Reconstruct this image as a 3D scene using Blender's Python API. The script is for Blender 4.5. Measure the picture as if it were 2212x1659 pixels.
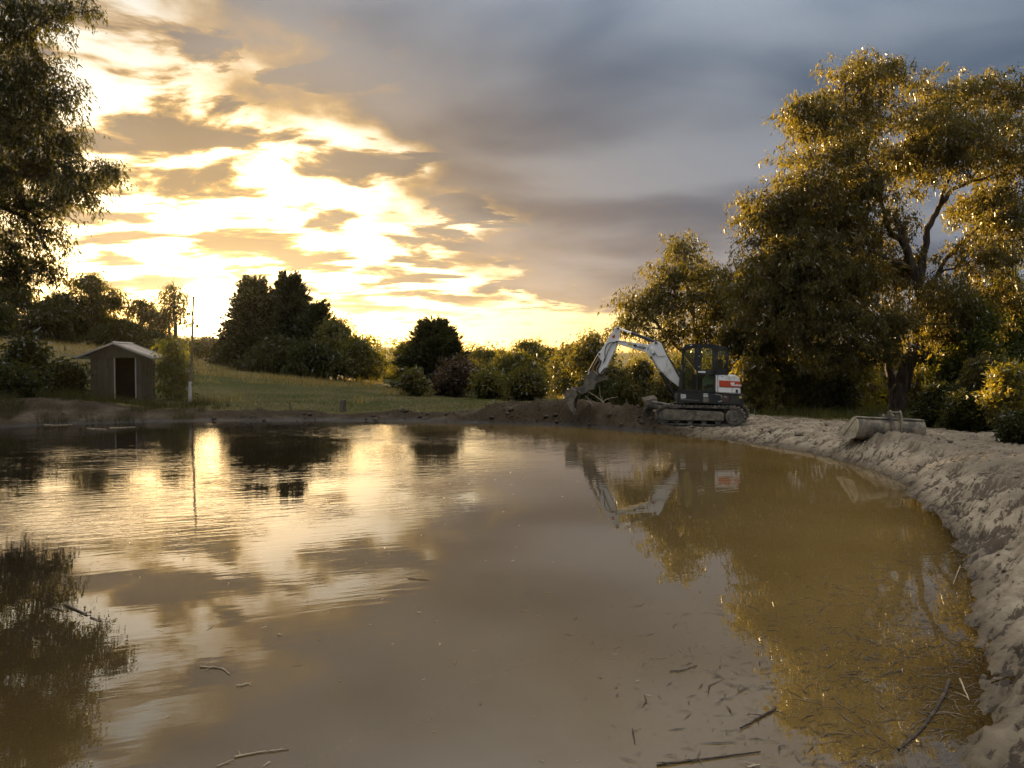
import bpy, bmesh, math, random
import numpy as np
from mathutils import Vector, Matrix

# ------------------------------------------------------------------ camera, world, sun, exposure
scene = bpy.context.scene
C = scene.collection
for o in list(bpy.data.objects):
    bpy.data.objects.remove(o)
F, CX, CY, PITCH, CAMZ = 1597.0, 1106.0, 829.5, math.atan(44.5 / 1597.0), 2.04   # measured on the photograph, 2212 px wide

cam_data = bpy.data.cameras.new('camera')
cam_data.sensor_width = 36.0
cam_data.lens = 36.0 * F / 2212.0
cam_data.clip_start, cam_data.clip_end = 0.05, 12000
cam = bpy.data.objects.new('camera', cam_data)
C.objects.link(cam)
cam.location = (0, 0, CAMZ)
cam.rotation_euler = (math.pi / 2 - PITCH, 0, 0)
scene.camera = cam

SUN_AZ, SUN_EL = -0.382, 0.0612      # radians, azimuth clockwise from +Y
SUN_DIR = Vector((math.sin(SUN_AZ) * math.cos(SUN_EL), math.cos(SUN_AZ) * math.cos(SUN_EL), math.sin(SUN_EL)))
sun_data = bpy.data.lights.new('sun', 'SUN')
sun_data.energy = 5.0
sun_data.angle = math.radians(0.6)
sun_data.color = (1.0, 0.68, 0.32)
sun = bpy.data.objects.new('sun', sun_data)
C.objects.link(sun)
sun.location = SUN_DIR * 100
sun.rotation_euler = SUN_DIR.to_track_quat('Z', 'Y').to_euler()

scene.view_settings.view_transform = 'Standard'
scene.view_settings.look = 'None'
scene.view_settings.gamma = 1.0
scene.view_settings.exposure = 2.1
scene.view_settings.use_curve_mapping = False
cy = scene.cycles
cy.max_bounces = 8
cy.diffuse_bounces = 3
cy.glossy_bounces = 3
cy.transmission_bounces = 5
cy.transparent_max_bounces = 12
cy.volume_bounces = 1
cy.sample_clamp_indirect = 2.5
cy.caustics_reflective = False
cy.caustics_refractive = False
cy.use_denoising = True


class X:
    """a shader socket with arithmetic: every operator adds a Math node"""
    nt = None

    def __init__(self, s):
        self.s = s

    @staticmethod
    def op(kind, *a):
        n = X.nt.nodes.new('ShaderNodeMath')
        n.operation = kind
        for i, v in enumerate(a):
            if isinstance(v, X):
                X.nt.links.new(v.s, n.inputs[i])
            else:
                n.inputs[i].default_value = float(v)
        return X(n.outputs[0])

    def __add__(a, b): return X.op('ADD', a, b)
    def __radd__(a, b): return X.op('ADD', b, a)
    def __sub__(a, b): return X.op('SUBTRACT', a, b)
    def __rsub__(a, b): return X.op('SUBTRACT', b, a)
    def __mul__(a, b): return X.op('MULTIPLY', a, b)
    def __rmul__(a, b): return X.op('MULTIPLY', b, a)
    def __truediv__(a, b): return X.op('DIVIDE', a, b)
    def __rtruediv__(a, b): return X.op('DIVIDE', b, a)
    def __pow__(a, b): return X.op('POWER', a, b)
    def max(a, b): return X.op('MAXIMUM', a, b)
    def min(a, b): return X.op('MINIMUM', a, b)
    def exp(a): return X.op('EXPONENT', a)


def xsmooth(x, a, b):
    n = X.nt.nodes.new('ShaderNodeMapRange')
    n.interpolation_type = 'SMOOTHSTEP'
    X.nt.links.new(x.s, n.inputs[0])
    n.inputs[1].default_value, n.inputs[2].default_value = a, b
    n.inputs[3].default_value, n.inputs[4].default_value = 0, 1
    return X(n.outputs[0])


def xmix(f, a, b):
    n = X.nt.nodes.new('ShaderNodeMix')
    n.data_type = 'RGBA'
    n.clamp_factor = True
    for i, v in ((0, f), (6, a), (7, b)):
        if isinstance(v, X):
            X.nt.links.new(v.s, n.inputs[i])
        elif i == 0:
            n.inputs[0].default_value = v
        else:
            n.inputs[i].default_value = (*v, 1)
    return X(n.outputs[2])


def xcol(kind, a, b, fac=1.0):
    n = X.nt.nodes.new('ShaderNodeMixRGB')
    n.blend_type = kind
    if isinstance(fac, X):
        X.nt.links.new(fac.s, n.inputs[0])
    else:
        n.inputs[0].default_value = fac
    for i, v in ((1, a), (2, b)):
        if isinstance(v, X):
            X.nt.links.new(v.s, n.inputs[i])
        else:
            n.inputs[i].default_value = (*v, 1)
    return X(n.outputs[0])


def xnoise(vec, scale, detail=4, rough=0.5, dist=0.0, lac=2.0):
    n = X.nt.nodes.new('ShaderNodeTexNoise')
    X.nt.links.new(vec.s, n.inputs['Vector'])
    n.inputs['Scale'].default_value = scale
    n.inputs['Detail'].default_value = detail
    n.inputs['Roughness'].default_value = rough
    n.inputs['Distortion'].default_value = dist
    n.inputs['Lacunarity'].default_value = lac
    return X(n.outputs[0])


def xvec(x, y, z=0.0):
    n = X.nt.nodes.new('ShaderNodeCombineXYZ')
    for i, v in enumerate((x, y, z)):
        if isinstance(v, X):
            X.nt.links.new(v.s, n.inputs[i])
        else:
            n.inputs[i].default_value = v
    return X(n.outputs[0])


def xsep(v):
    n = X.nt.nodes.new('ShaderNodeSeparateXYZ')
    X.nt.links.new(v.s, n.inputs[0])
    return [X(o) for o in n.outputs]


def xmapped(vec, scale=(1, 1, 1), loc=(0, 0, 0), rot=(0, 0, 0)):
    n = X.nt.nodes.new('ShaderNodeMapping')
    X.nt.links.new(vec.s, n.inputs[0])
    n.inputs['Scale'].default_value = scale
    n.inputs['Location'].default_value = loc
    n.inputs['Rotation'].default_value = rot
    return X(n.outputs[0])


def make_world():
    w = bpy.data.worlds.new('World')
    scene.world = w
    w.use_nodes = True
    nt = w.node_tree
    nt.nodes.clear()
    X.nt = nt
    tc = nt.nodes.new('ShaderNodeTexCoord')
    d = X(tc.outputs['Generated'])
    nrm = nt.nodes.new('ShaderNodeVectorMath')
    nrm.operation = 'NORMALIZE'
    nt.links.new(d.s, nrm.inputs[0])
    d = X(nrm.outputs[0])
    dx, dy, dz = xsep(d)
    z = dz.max(0.0)
    sd = (dx * SUN_DIR.x + dy * SUN_DIR.y + dz * SUN_DIR.z).min(1.0)
    ang = X.op('ARCCOSINE', sd)                       # angle from the sun
    # the cloud deck: a plane overhead, its lower edge running away from the viewer
    q = 1.0 / (z + 0.04)
    px, py = dx * q, dy * q
    edge = px - (py * 0.13 + py * py * 0.005 - 1.08)
    edge = edge / (py.max(0.0) * 0.16 + 0.75)
    q2 = 1.0 / (z + 0.13)                             # softer foreshortening for the cloud detail
    p = xvec(dx * q2, dy * q2)
    n_edge = xnoise(xmapped(p, (1, .8, 1)), 2.3, 6, 0.52)
    sheet = xsmooth(edge + (n_edge - 0.5) * 1.7, -0.30, 0.55)
    # broken cloud below the deck's edge
    nb = xnoise(xmapped(p, (0.85, 1.25, 1), (3.7, 1.9, 0)), 2.7, 7, 0.56, 0.35)
    broken = xsmooth(nb, 0.425, 0.625)
    dens = sheet.max(broken * 0.96)
    # the low clear strip under the deck
    low = xsmooth(z + (n_edge - 0.5) * 0.08, 0.03, 0.12)
    dens = dens * (low * 0.92 + 0.08).max(xsmooth(ang, 0.50, 0.72))
    # thickness inside the deck
    nt1 = xnoise(xmapped(p, (.7, 1.0, 1), (0.3, 5.2, 0)), 1.5, 4, 0.45, 0.3)
    thick = (1.0 - xsmooth(nt1, 0.33, 0.64)) * (1.0 - xsmooth(z, 0.38, 0.80) * 0.85)   # deck thinned overhead to let more light onto the ground
    # colours
    grey = xmix(thick, (0.275, 0.325, 0.395), (0.078, 0.130, 0.205))
    warm = xmix(thick, (0.25, 0.195, 0.14), (0.115, 0.105, 0.092))
    g_wide = (ang * ang * -7.0).exp()                 # warm light carried far through the deck
    g_mid = (ang * ang * -6.0).exp()
    g_near = (ang * -7.0).exp()
    cloud = xmix(g_wide, grey, warm)
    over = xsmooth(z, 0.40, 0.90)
    cloud = xmix(over, cloud, (0.40, 0.375, 0.345))     # overhead cloud colour warmed to warm the light on the ground
    dome = xsmooth(z, 0.28, 0.95) * 2.9 + 0.74          # unseen sky towards the zenith raised to brighten the ground
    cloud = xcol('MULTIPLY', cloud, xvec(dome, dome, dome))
    lowglow = (z * -7.0).exp() * (ang * ang * -2.6).exp() * (sheet * 0.8 + 0.2)
    cloud = xcol('ADD', cloud, xcol('MULTIPLY', xvec(lowglow, lowglow, lowglow), (0.62, 0.30, 0.03)))
    skirt = (1.0 - xsmooth(edge, -0.15, 0.75)) * g_wide
    cloud = xcol('ADD', cloud, xcol('MULTIPLY', xvec(skirt, skirt, skirt), (0.11, 0.06, 0.008)))
    # thin cloud towards the sun glows gold, thick cloud stays dark
    thin = 1.0 - xsmooth(dens, 0.22, 0.80)
    g_gold = (ang * ang * -4.0).exp()
    gold = xcol('MULTIPLY', xvec(g_gold, g_gold, g_gold), (1.10, 0.64, 0.16))
    cloud = xmix(thin * g_gold, cloud, gold)
    cloud = xcol('ADD', cloud, xcol('MULTIPLY', xvec(g_near, g_near, g_near), (0.16, 0.09, 0.03)))
    # clear air between the clouds: physical sky plus the bright veil round the sun
    sky = nt.nodes.new('ShaderNodeTexSky')
    sky.sky_type = 'NISHITA'
    sky.sun_disc = False
    sky.sun_elevation = SUN_EL
    sky.sun_rotation = SUN_AZ
    sky.air_density = 1.0
    sky.dust_density = 0.7
    sky.ozone_density = 1.0
    veil = xcol('ADD', xcol('MULTIPLY', xvec(g_mid, g_mid, g_mid), (0.24, 0.34, 0.39)),
                xcol('MULTIPLY', xvec(g_near, g_near, g_near), (1.8, 1.2, 0.48)))
    hor = (z * -16.0).exp() * (ang * ang * -4.5).exp()
    veil = xcol('ADD', veil, xcol('MULTIPLY', xvec(hor, hor, hor), (0.55, 0.37, 0.11)))
    core = (ang * ang * -1500.0).exp()
    core_c = xcol('MULTIPLY', xvec(core, core, core), (26.0, 20.0, 11.0))
    b_sky = nt.nodes.new('ShaderNodeBackground')
    nt.links.new(sky.outputs[0], b_sky.inputs[0])
    b_sky.inputs[1].default_value = 0.05
    b_veil = nt.nodes.new('ShaderNodeBackground')
    b_veil.inputs[1].default_value = 0.27
    nt.links.new(veil.s, b_veil.inputs[0])
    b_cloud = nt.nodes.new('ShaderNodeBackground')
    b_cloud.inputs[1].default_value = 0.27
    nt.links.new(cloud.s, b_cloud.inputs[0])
    b_core = nt.nodes.new('ShaderNodeBackground')
    b_core.inputs[1].default_value = 0.27
    nt.links.new(core_c.s, b_core.inputs[0])
    add = nt.nodes.new('ShaderNodeAddShader')
    nt.links.new(b_sky.outputs[0], add.inputs[0])
    nt.links.new(b_veil.outputs[0], add.inputs[1])
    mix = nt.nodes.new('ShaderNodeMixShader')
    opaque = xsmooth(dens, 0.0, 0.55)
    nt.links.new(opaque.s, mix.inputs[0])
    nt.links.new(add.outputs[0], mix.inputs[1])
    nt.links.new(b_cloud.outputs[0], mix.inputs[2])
    add2 = nt.nodes.new('ShaderNodeAddShader')
    nt.links.new(mix.outputs[0], add2.inputs[0])
    nt.links.new(b_core.outputs[0], add2.inputs[1])
    out = nt.nodes.new('ShaderNodeOutputWorld')
    nt.links.new(add2.outputs[0], out.inputs[0])
    w.cycles.sampling_method = 'MANUAL'
    w.cycles.sample_map_resolution = 1024


make_world()

# ------------------------------------------------------------------ helpers
def at(px, py, Y):
    """the point at depth Y that the photograph shows at pixel (px, py) of its 2212 px wide version"""
    a, b = (px - CX) / F, (CY - py) / F
    c, s = math.cos(PITCH), math.sin(PITCH)
    ry, rz = c + b * s, b * c - s
    t = Y / ry
    return Vector((a * t, Y, CAMZ + rz * t))


def tag(o, label=None, cat=None, group=None, kind=None):
    if label: o['label'] = label
    if cat: o['category'] = cat
    if group: o['group'] = group
    if kind: o['kind'] = kind
    return o


def empty(name, loc, label, cat, group=None, rz=0.0):
    o = bpy.data.objects.new(name, None)
    C.objects.link(o)
    o.location = loc
    o.rotation_euler = (0, 0, rz)
    o.empty_display_size = 0.2
    return tag(o, label, cat, group)


def link_mesh(name, me, mat=None, parent=None):
    o = bpy.data.objects.new(name, me)
    C.objects.link(o)
    if mat is not None and not me.materials:
        me.materials.append(mat)
    o.parent = parent
    return o


def np_mesh(name, v, f, mat=None, parent=None, smooth=False):
    """v: N x 3 array, f: M x k array (k = 3 or 4)"""
    v = np.ascontiguousarray(v, dtype=np.float32).reshape(-1, 3)
    f = np.ascontiguousarray(f, dtype=np.int32)
    me = bpy.data.meshes.new(name)
    me.vertices.add(len(v))
    me.vertices.foreach_set('co', v.ravel())
    k = f.shape[1]
    me.loops.add(f.size)
    me.loops.foreach_set('vertex_index', f.ravel())
    me.polygons.add(len(f))
    me.polygons.foreach_set('loop_start', np.arange(0, f.size, k, dtype=np.int32))
    me.polygons.foreach_set('loop_total', np.full(len(f), k, dtype=np.int32))
    if smooth:
        me.polygons.foreach_set('use_smooth', np.ones(len(f), dtype=bool))
    me.update(calc_edges=True)
    return link_mesh(name, me, mat, parent)


def add_attr(me, name, vals):
    a = me.attributes.new(name, 'FLOAT', 'POINT')
    a.data.foreach_set('value', np.ascontiguousarray(vals, dtype=np.float32))


def material(name):
    m = bpy.data.materials.new(name)
    m.use_nodes = True
    nt = m.node_tree
    X.nt = nt
    b = nt.nodes['Principled BSDF']
    return m, nt, b


def xobj():
    return X(X.nt.nodes.new('ShaderNodeTexCoord').outputs['Object'])


def xattr(name):
    n = X.nt.nodes.new('ShaderNodeAttribute')
    n.attribute_name = name
    return X(n.outputs['Fac'])


def setin(b, name, v):
    if isinstance(v, X):
        X.nt.links.new(v.s, b.inputs[name])
    elif isinstance(v, tuple) and len(v) == 3:
        b.inputs[name].default_value = (*v, 1)
    else:
        b.inputs[name].default_value = v


def bump(b, h, strength, dist):
    n = X.nt.nodes.new('ShaderNodeBump')
    n.inputs['Strength'].default_value = strength
    n.inputs['Distance'].default_value = dist
    X.nt.links.new(h.s, n.inputs['Height'])
    X.nt.links.new(n.outputs[0], b.inputs['Normal'])
    return n


def dirty(name, col, col2, scale=6.0, rough=0.5, amount=(0.45, 0.7), metallic=0.0, bumpy=0.0, streak=1.0):
    """a painted or bare surface with worn or soiled patches"""
    m, nt, b = material(name)
    o = xobj()
    n = xnoise(xmapped(o, (1, 1, 1 / streak)), scale, 6, 0.62)
    f = xsmooth(n, amount[0], amount[1])
    setin(b, 'Base Color', xmix(f, col, col2))
    setin(b, 'Roughness', xnoise(o, scale * 2.3, 3) * 0.25 + (rough - 0.12))
    setin(b, 'Metallic', metallic)
    if bumpy:
        bump(b, xnoise(o, scale * 5, 4), 0.5, bumpy)
    return m


# value noise for the terrain
def _hash(ix, iy, seed):
    h = (ix.astype(np.int64) * 374761393 + iy.astype(np.int64) * 668265263 + seed * 1442695041) & 0xffffffff
    h = ((h ^ (h >> 13)) * 1274126177) & 0xffffffff
    h = h ^ (h >> 16)
    return (h & 0xffff).astype(np.float64) / 65535.0


def vnoise(x, y, seed=0):
    ix, iy = np.floor(x), np.floor(y)
    fx, fy = x - ix, y - iy
    ix, iy = ix.astype(np.int64), iy.astype(np.int64)
    ux, uy = fx * fx * (3 - 2 * fx), fy * fy * (3 - 2 * fy)
    a, b_ = _hash(ix, iy, seed), _hash(ix + 1, iy, seed)
    c, d = _hash(ix, iy + 1, seed), _hash(ix + 1, iy + 1, seed)
    return (a * (1 - ux) + b_ * ux) * (1 - uy) + (c * (1 - ux) + d * ux) * uy


def fbm(x, y, octaves=4, seed=0, gain=0.5):
    t, amp, tot = 0.0, 1.0, 0.0
    for i in range(octaves):
        t = t + amp * vnoise(x, y, seed + i * 17)
        tot += amp
        amp *= gain
        x, y = x * 2.03 + 5.1, y * 2.03 + 1.7
    return t / tot


def sstep(a, b, x):
    t = np.clip((x - a) / (b - a), 0, 1)
    return t * t * (3 - 2 * t)


# ------------------------------------------------------------------ the pond's outline and the ground
SHORE = [(2.05, 2.9), (2.45, 3.75), (3.45, 5.3), (4.5, 7.16), (5.45, 9.1), (6.18, 11.04), (6.8, 13.0), (7.06, 15.15), (6.75, 17.4),
         (5.93, 19.3), (4.9, 20.9), (3.6, 22.2), (1.44, 24.2), (-3.3, 25.6), (-9.9, 26.0), (-13.5, 25.2), (-16.6, 23.4), (-20.5, 19.5),
         (-23.0, 14.0), (-22.0, 7.0), (-17.0, 1.5), (-9.0, -0.6), (-3.0, 0.4), (0.3, 1.3), (1.4, 2.0)]


def closed_spline(pts, per=8):
    p = np.array(pts, dtype=float)
    n = len(p)
    out = []
    for i in range(n):
        a, b, c, d = p[i - 1], p[i], p[(i + 1) % n], p[(i + 2) % n]
        for k in range(per):
            t = k / per
            out.append(0.5 * (2 * b + (c - a) * t + (2 * a - 5 * b + 4 * c - d) * t * t + (3 * b - a - 3 * c + d) * t ** 3))
    return np.array(out)


SH = closed_spline(SHORE)
SH2 = np.roll(SH, -1, axis=0)
SLEN = np.concatenate([[0], np.cumsum(np.linalg.norm(SH2 - SH, axis=1))])[:-1]


def shore_dist(x, y):
    """signed distance to the waterline (positive on land) and the arc length of the nearest point"""
    x, y = np.asarray(x, float).ravel(), np.asarray(y, float).ravel()
    D, S = np.empty(len(x)), np.empty(len(x))
    e = SH2 - SH
    el2 = (e ** 2).sum(1)
    for i in range(0, len(x), 20000):
        xs, ys = x[i:i + 20000, None], y[i:i + 20000, None]
        t = np.clip(((xs - SH[:, 0]) * e[:, 0] + (ys - SH[:, 1]) * e[:, 1]) / el2, 0, 1)
        dx, dy = xs - (SH[:, 0] + t * e[:, 0]), ys - (SH[:, 1] + t * e[:, 1])
        d2 = dx * dx + dy * dy
        j = d2.argmin(1)
        r = np.arange(len(j))
        crs = ((SH[:, 1] > ys) != (SH2[:, 1] > ys)) & (xs < e[:, 0] * (ys - SH[:, 1]) / (e[:, 1] + 1e-12) + SH[:, 0])
        inside = crs.sum(1) % 2 == 1
        D[i:i + 20000] = np.sqrt(d2[r, j]) * np.where(inside, -1, 1)
        S[i:i + 20000] = SLEN[j] + t[r, j] * np.sqrt(el2[j])
    return D, S


CREST = np.array([(2.6, 2.0, .55), (5.0, 6.0, .62), (7.4, 10.5, .52), (8.4, 15.0, .47), (7.5, 19.0, .28), (6.2, 22.6, .20), (3.5, 24.0, .32),
                  (0, 26.5, .30), (-6, 27.5, .27), (-12, 28, .30), (-18, 25, .36), (-25, 14, .6), (-10, -3, .6), (0, -1, .52)])
MOUNDS = [(1.7, 25.6, 1.3, .50), (3.5, 23.9, 1.0, .34), (4.6, 23.2, .7, .20), (0.2, 26.2, 1.4, .18), (7.2, 19.8, 1.0, .05), (-16.5, 27.2, 1.8, .4),
          (-19.5, 25.5, 2.0, .5), (2.7, 24.6, .7, .18), (7.35, 15.75, .80, .27), (8.3, 15.8, .7, .06)]


def ground_base(x, y, d):
    """the lie of the land without its fine relief"""
    w = 1.0 / (((x[:, None] - CREST[:, 0]) ** 2 + (y[:, None] - CREST[:, 1]) ** 2) ** 1.5 + 0.5)
    crest = (w * CREST[:, 2]).sum(1) / w.sum(1)
    rise = 2.0 - .75 * sstep(2, 6, x) * (1 - sstep(18, 21, y))
    z = np.where(d < 0, np.maximum(d * 0.42, -1.3), crest * sstep(-0.25, rise, d))
    z = np.where(d < 0, z + crest * sstep(-0.25, rise, d), z)
    out = np.maximum(d - 4.0, 0)
    z = z + 0.140 * np.logaddexp(0, (-x - 12.5) / 3.0) * 3.0 * sstep(4, 20, d) * sstep(-30, 6, y) * (1 - 0.6 * sstep(90, 260, np.hypot(x, y)))
    right = sstep(-12, 4, x)
    z = z - right * 0.030 * np.minimum(out, 95)
    r = np.hypot(x, y)
    z = z + right * (sstep(110, 260, r) * 3.6) + sstep(260, 1000, r) * 13.0 * (0.6 + 0.8 * fbm(x / 260, y / 260, 3, 5))
    for mx, my, mr, mh in MOUNDS:
        z = z + mh * np.exp(-((x - mx) ** 2 + (y - my) ** 2) / (mr * mr)) * sstep(-0.2, 0.7, d)
    return z


def ground_z(x, y):
    x, y = np.atleast_1d(np.asarray(x, float)), np.atleast_1d(np.asarray(y, float))
    d, _ = shore_dist(x, y)
    return ground_base(x, y, d)


def mud_reach(x, y):
    """how far from the waterline the bare mud runs"""
    right = sstep(1.0, 5.0, x)
    return right * 5.2 + (1 - right) * (1.7 + 1.3 * (1 - sstep(-16, -10, x))) + sstep(-4, 1, x) * sstep(20, 23, y) * 1.1


def ground_full(x, y):
    d, s = shore_dist(x, y)
    z = ground_base(x, y, d + (fbm(x / .55, y / .55, 4, 301) - .5) * .42 * (1 - sstep(1.0, 2.0, np.abs(d))))
    reach = mud_reach(x, y) + (fbm(x / 1.1, y / 1.1, 4, 40) - .5) * 1.8
    mud = 1 - sstep(-0.25, 0.35, d - reach)
    mud = np.maximum(mud, (d < 0) * 1.0)
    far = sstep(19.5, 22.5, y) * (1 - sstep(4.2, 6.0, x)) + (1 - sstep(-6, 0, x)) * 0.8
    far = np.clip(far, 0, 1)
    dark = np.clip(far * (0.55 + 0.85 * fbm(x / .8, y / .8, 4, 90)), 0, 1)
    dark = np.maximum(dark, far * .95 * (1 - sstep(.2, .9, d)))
    # scraped ridges that follow the shore
    wob = (fbm(x / .9, y / .9, 3, 7) - .5) * .9
    ridge = 1 - np.abs(2 * fbm((d + wob) / .17, s / 1.15, 3, 11) - 1)
    lu, lv = x * .78 + y * .62, y * .78 - x * .62
    r2 = fbm((lv + wob * .35) / .13, lu / .62, 4, 23, .55)
    ridge2 = np.clip((r2 - .40) / .2, 0, 1) ** .7          # overlapping scrapes with a sharp lower lip
    cut = np.maximum(fbm((lv + wob * .2) / .07, lu / .33, 3, 83) - .56, 0)
    lumps = fbm(x / .42, y / .42, 5, 31, .6) - .5
    clods = np.maximum(fbm(x / .23, y / .23, 4, 77, .62) - .55, 0)
    big = fbm(x / 1.3, y / 1.3, 4, 57) - .5
    on = sstep(-0.55, 0.35, d)
    rel_r = (ridge - .55) * .045 + (ridge2 - .5) * .055 - cut * .34 + lumps * .022 + clods * .07 + (fbm(x / .07, y / .07, 2, 29) - .5) * .012 + big * .09
    rel_f = big * .42 + lumps * .34 + clods * .45 + (fbm(x / .11, y / .11, 3, 19) - .5) * .10
    rel_f = rel_f * (.45 + .55 * sstep(-3, 0, x))
    rel = rel_r * (1 - far) + rel_f * far
    edge_cut = on * mud * (0.25 + .75 * sstep(.9, 2.2, np.hypot(x - 5.93, y - 22.9)))
    z = z + rel * edge_cut
    # paddock relief
    gr = (1 - mud) * sstep(0, 2, d)
    z = z + gr * ((fbm(x / 3.1, y / 3.1, 4, 3) - .5) * .22 + (fbm(x / .35, y / .35, 3, 63) - .5) * .07)
    z = np.where(d < 0, z + (lumps * .05 + (ridge - .55) * .02), z)
    cav = np.clip(0.5 + (rel_r * (1 - far) * 9 + rel_f * far * 3), 0, 1)
    return z, d, mud, dark, cav


def build_ground():
    fine = np.arange(-56, 56.01, 0.155)
    left = np.array([-180, -165, -150, -135, -120, -108, -97, -87, -78, -71, -65, -60, -57.5])
    az = np.radians(np.concatenate([left, fine, -left[::-1]]))[:-1]
    r1 = 0.9 * 1.0098 ** np.arange(0, int(math.log(58 / .9) / math.log(1.0098)))
    r2 = r1[-1] * 1.075 ** np.arange(1, 66)
    r = np.concatenate([[0.25, .5, .7], r1, r2])
    A, R = np.meshgrid(az, r, indexing='ij')
    x, y = (np.sin(A) * R).ravel(), (np.cos(A) * R).ravel()
    z, d, mud, dark, cav = ground_full(x, y)
    na, nr = len(az), len(r)
    i, j = np.meshgrid(np.arange(na), np.arange(nr - 1), indexing='ij')
    i2 = (i + 1) % na
    f = np.stack([i * nr + j, i * nr + j + 1, i2 * nr + j + 1, i2 * nr + j], -1).reshape(-1, 4)
    keep = d[f].max(1) > -3.2                    # the deep bed lies under opaque water
    f = f[keep]
    used = np.zeros(len(x), bool)
    used[f] = True
    idx = np.cumsum(used) - 1
    v = np.stack([x, y, z], 1)[used]
    o = np_mesh('ground', v, idx[f], MAT['ground'], None, True)
    for n_, a_ in (('mud', mud), ('dark', dark), ('cav', cav)):
        add_attr(o.data, n_, a_[used])
    tag(o, 'muddy pond bank running out into rough grass paddock', None, None, 'structure')
    return o


def build_water():
    g = 0.2
    xs, ys = np.arange(-24.5, 8.2, g), np.arange(-1.6, 27.4, g)
    A, B = np.meshgrid(xs, ys, indexing='ij')
    x, y = A.ravel(), B.ravel()
    d, s = shore_dist(x, y)
    depth = -ground_base(x, y, d)
    silt = 1 - sstep(0.0, 6.5, -d + 0.0) * .8
    silt = np.clip(silt * sstep(-9, 3, x + (fbm(x / 2.5, y / 2.5, 3, 8) - .5) * 5), 0, 1)
    nx, ny = len(xs), len(ys)
    i, j = np.meshgrid(np.arange(nx - 1), np.arange(ny - 1), indexing='ij')
    f = np.stack([i * ny + j, (i + 1) * ny + j, (i + 1) * ny + j + 1, i * ny + j + 1], -1).reshape(-1, 4)
    f = f[d[f].min(1) < 0.6]
    used = np.zeros(len(x), bool)
    used[f] = True
    idx = np.cumsum(used) - 1
    o = np_mesh('water', np.stack([x, y, x * 0], 1)[used], idx[f], MAT['water'], None, True)
    add_attr(o.data, 'depth', depth[used])
    add_attr(o.data, 'silt', silt[used])
    tag(o, 'still brown pond water reflecting the sunset sky', None, None, 'structure')
    return o


MAT = {}


def ground_material():
    m, nt, b = material('ground')
    o = xobj()
    ox, oy, oz = xsep(o)
    mud, dark, cav = xattr('mud'), xattr('dark'), xattr('cav')
    n1 = xnoise(o, 2.2, 6, .6)
    n2 = xnoise(o, 13.0, 6, .65)
    n3 = xnoise(o, 55.0, 4, .6)
    clay = xmix(xsmooth(n1 + (n2 - .5) * .5, .38, .64), (.285, .240, .178), (.190, .158, .115))
    # dark crumbs of topsoil lying in the scrapes
    lu, lv = ox * .78 + oy * .62, oy * .78 - ox * .62          # the bucket was drawn across the bank this way
    streak = xnoise(xvec(lu * 4.2 + (n1 - .5) * 1.6, lv * 24.0 + (n1 - .5) * 5.0), 1.0, 5, .62, .3)
    crumbs = xsmooth(streak * .85 + n2 * .25 + n1 * .15 + (.5 - cav) * .22, .615, .675)
    clay = xmix(crumbs * .9, clay, (.068, .052, .038))
    clay = xmix(xsmooth(oz + (n1 - .5) * .25, .28, .50) * .65, clay, (.135, .112, .084))     # trampled topsoil on the crest
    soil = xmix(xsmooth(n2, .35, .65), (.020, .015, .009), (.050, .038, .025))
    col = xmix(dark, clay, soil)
    wet = 1.0 - xsmooth(oz + (n1 - .5) * .12, .02, .15)
    col = xcol('MULTIPLY', col, (.42, .39, .34), wet)
    # paddock: short green grass with dry patches
    g1 = xnoise(o, .22, 5, .6)
    g2 = xnoise(o, 5.5, 6, .7)
    grass = xmix(xsmooth(g1 + (g2 - .5) * .6, .40, .62), (.046, .050, .016), (.092, .076, .034))
    dry = xsmooth(ox * -1.0 + (g1 - .5) * 14.0, 22.0, 33.0)
    grass = xmix(dry, grass, (.15, .118, .062))
    grass = xmix(xsmooth(g2, .52, .75) * .6, grass, (.045, .055, .02))
    bare = xsmooth(mud + (g2 - .5) * .5, .35, .6)
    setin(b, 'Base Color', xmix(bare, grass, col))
    setin(b, 'Roughness', (1.0 - wet * bare) * .36 + .56)
    setin(b, 'Specular IOR Level', wet * bare * .12 + .04)
    bn = bump(b, n2 * .6 + n3 * .3, 0.7, .03)
    return m


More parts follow.
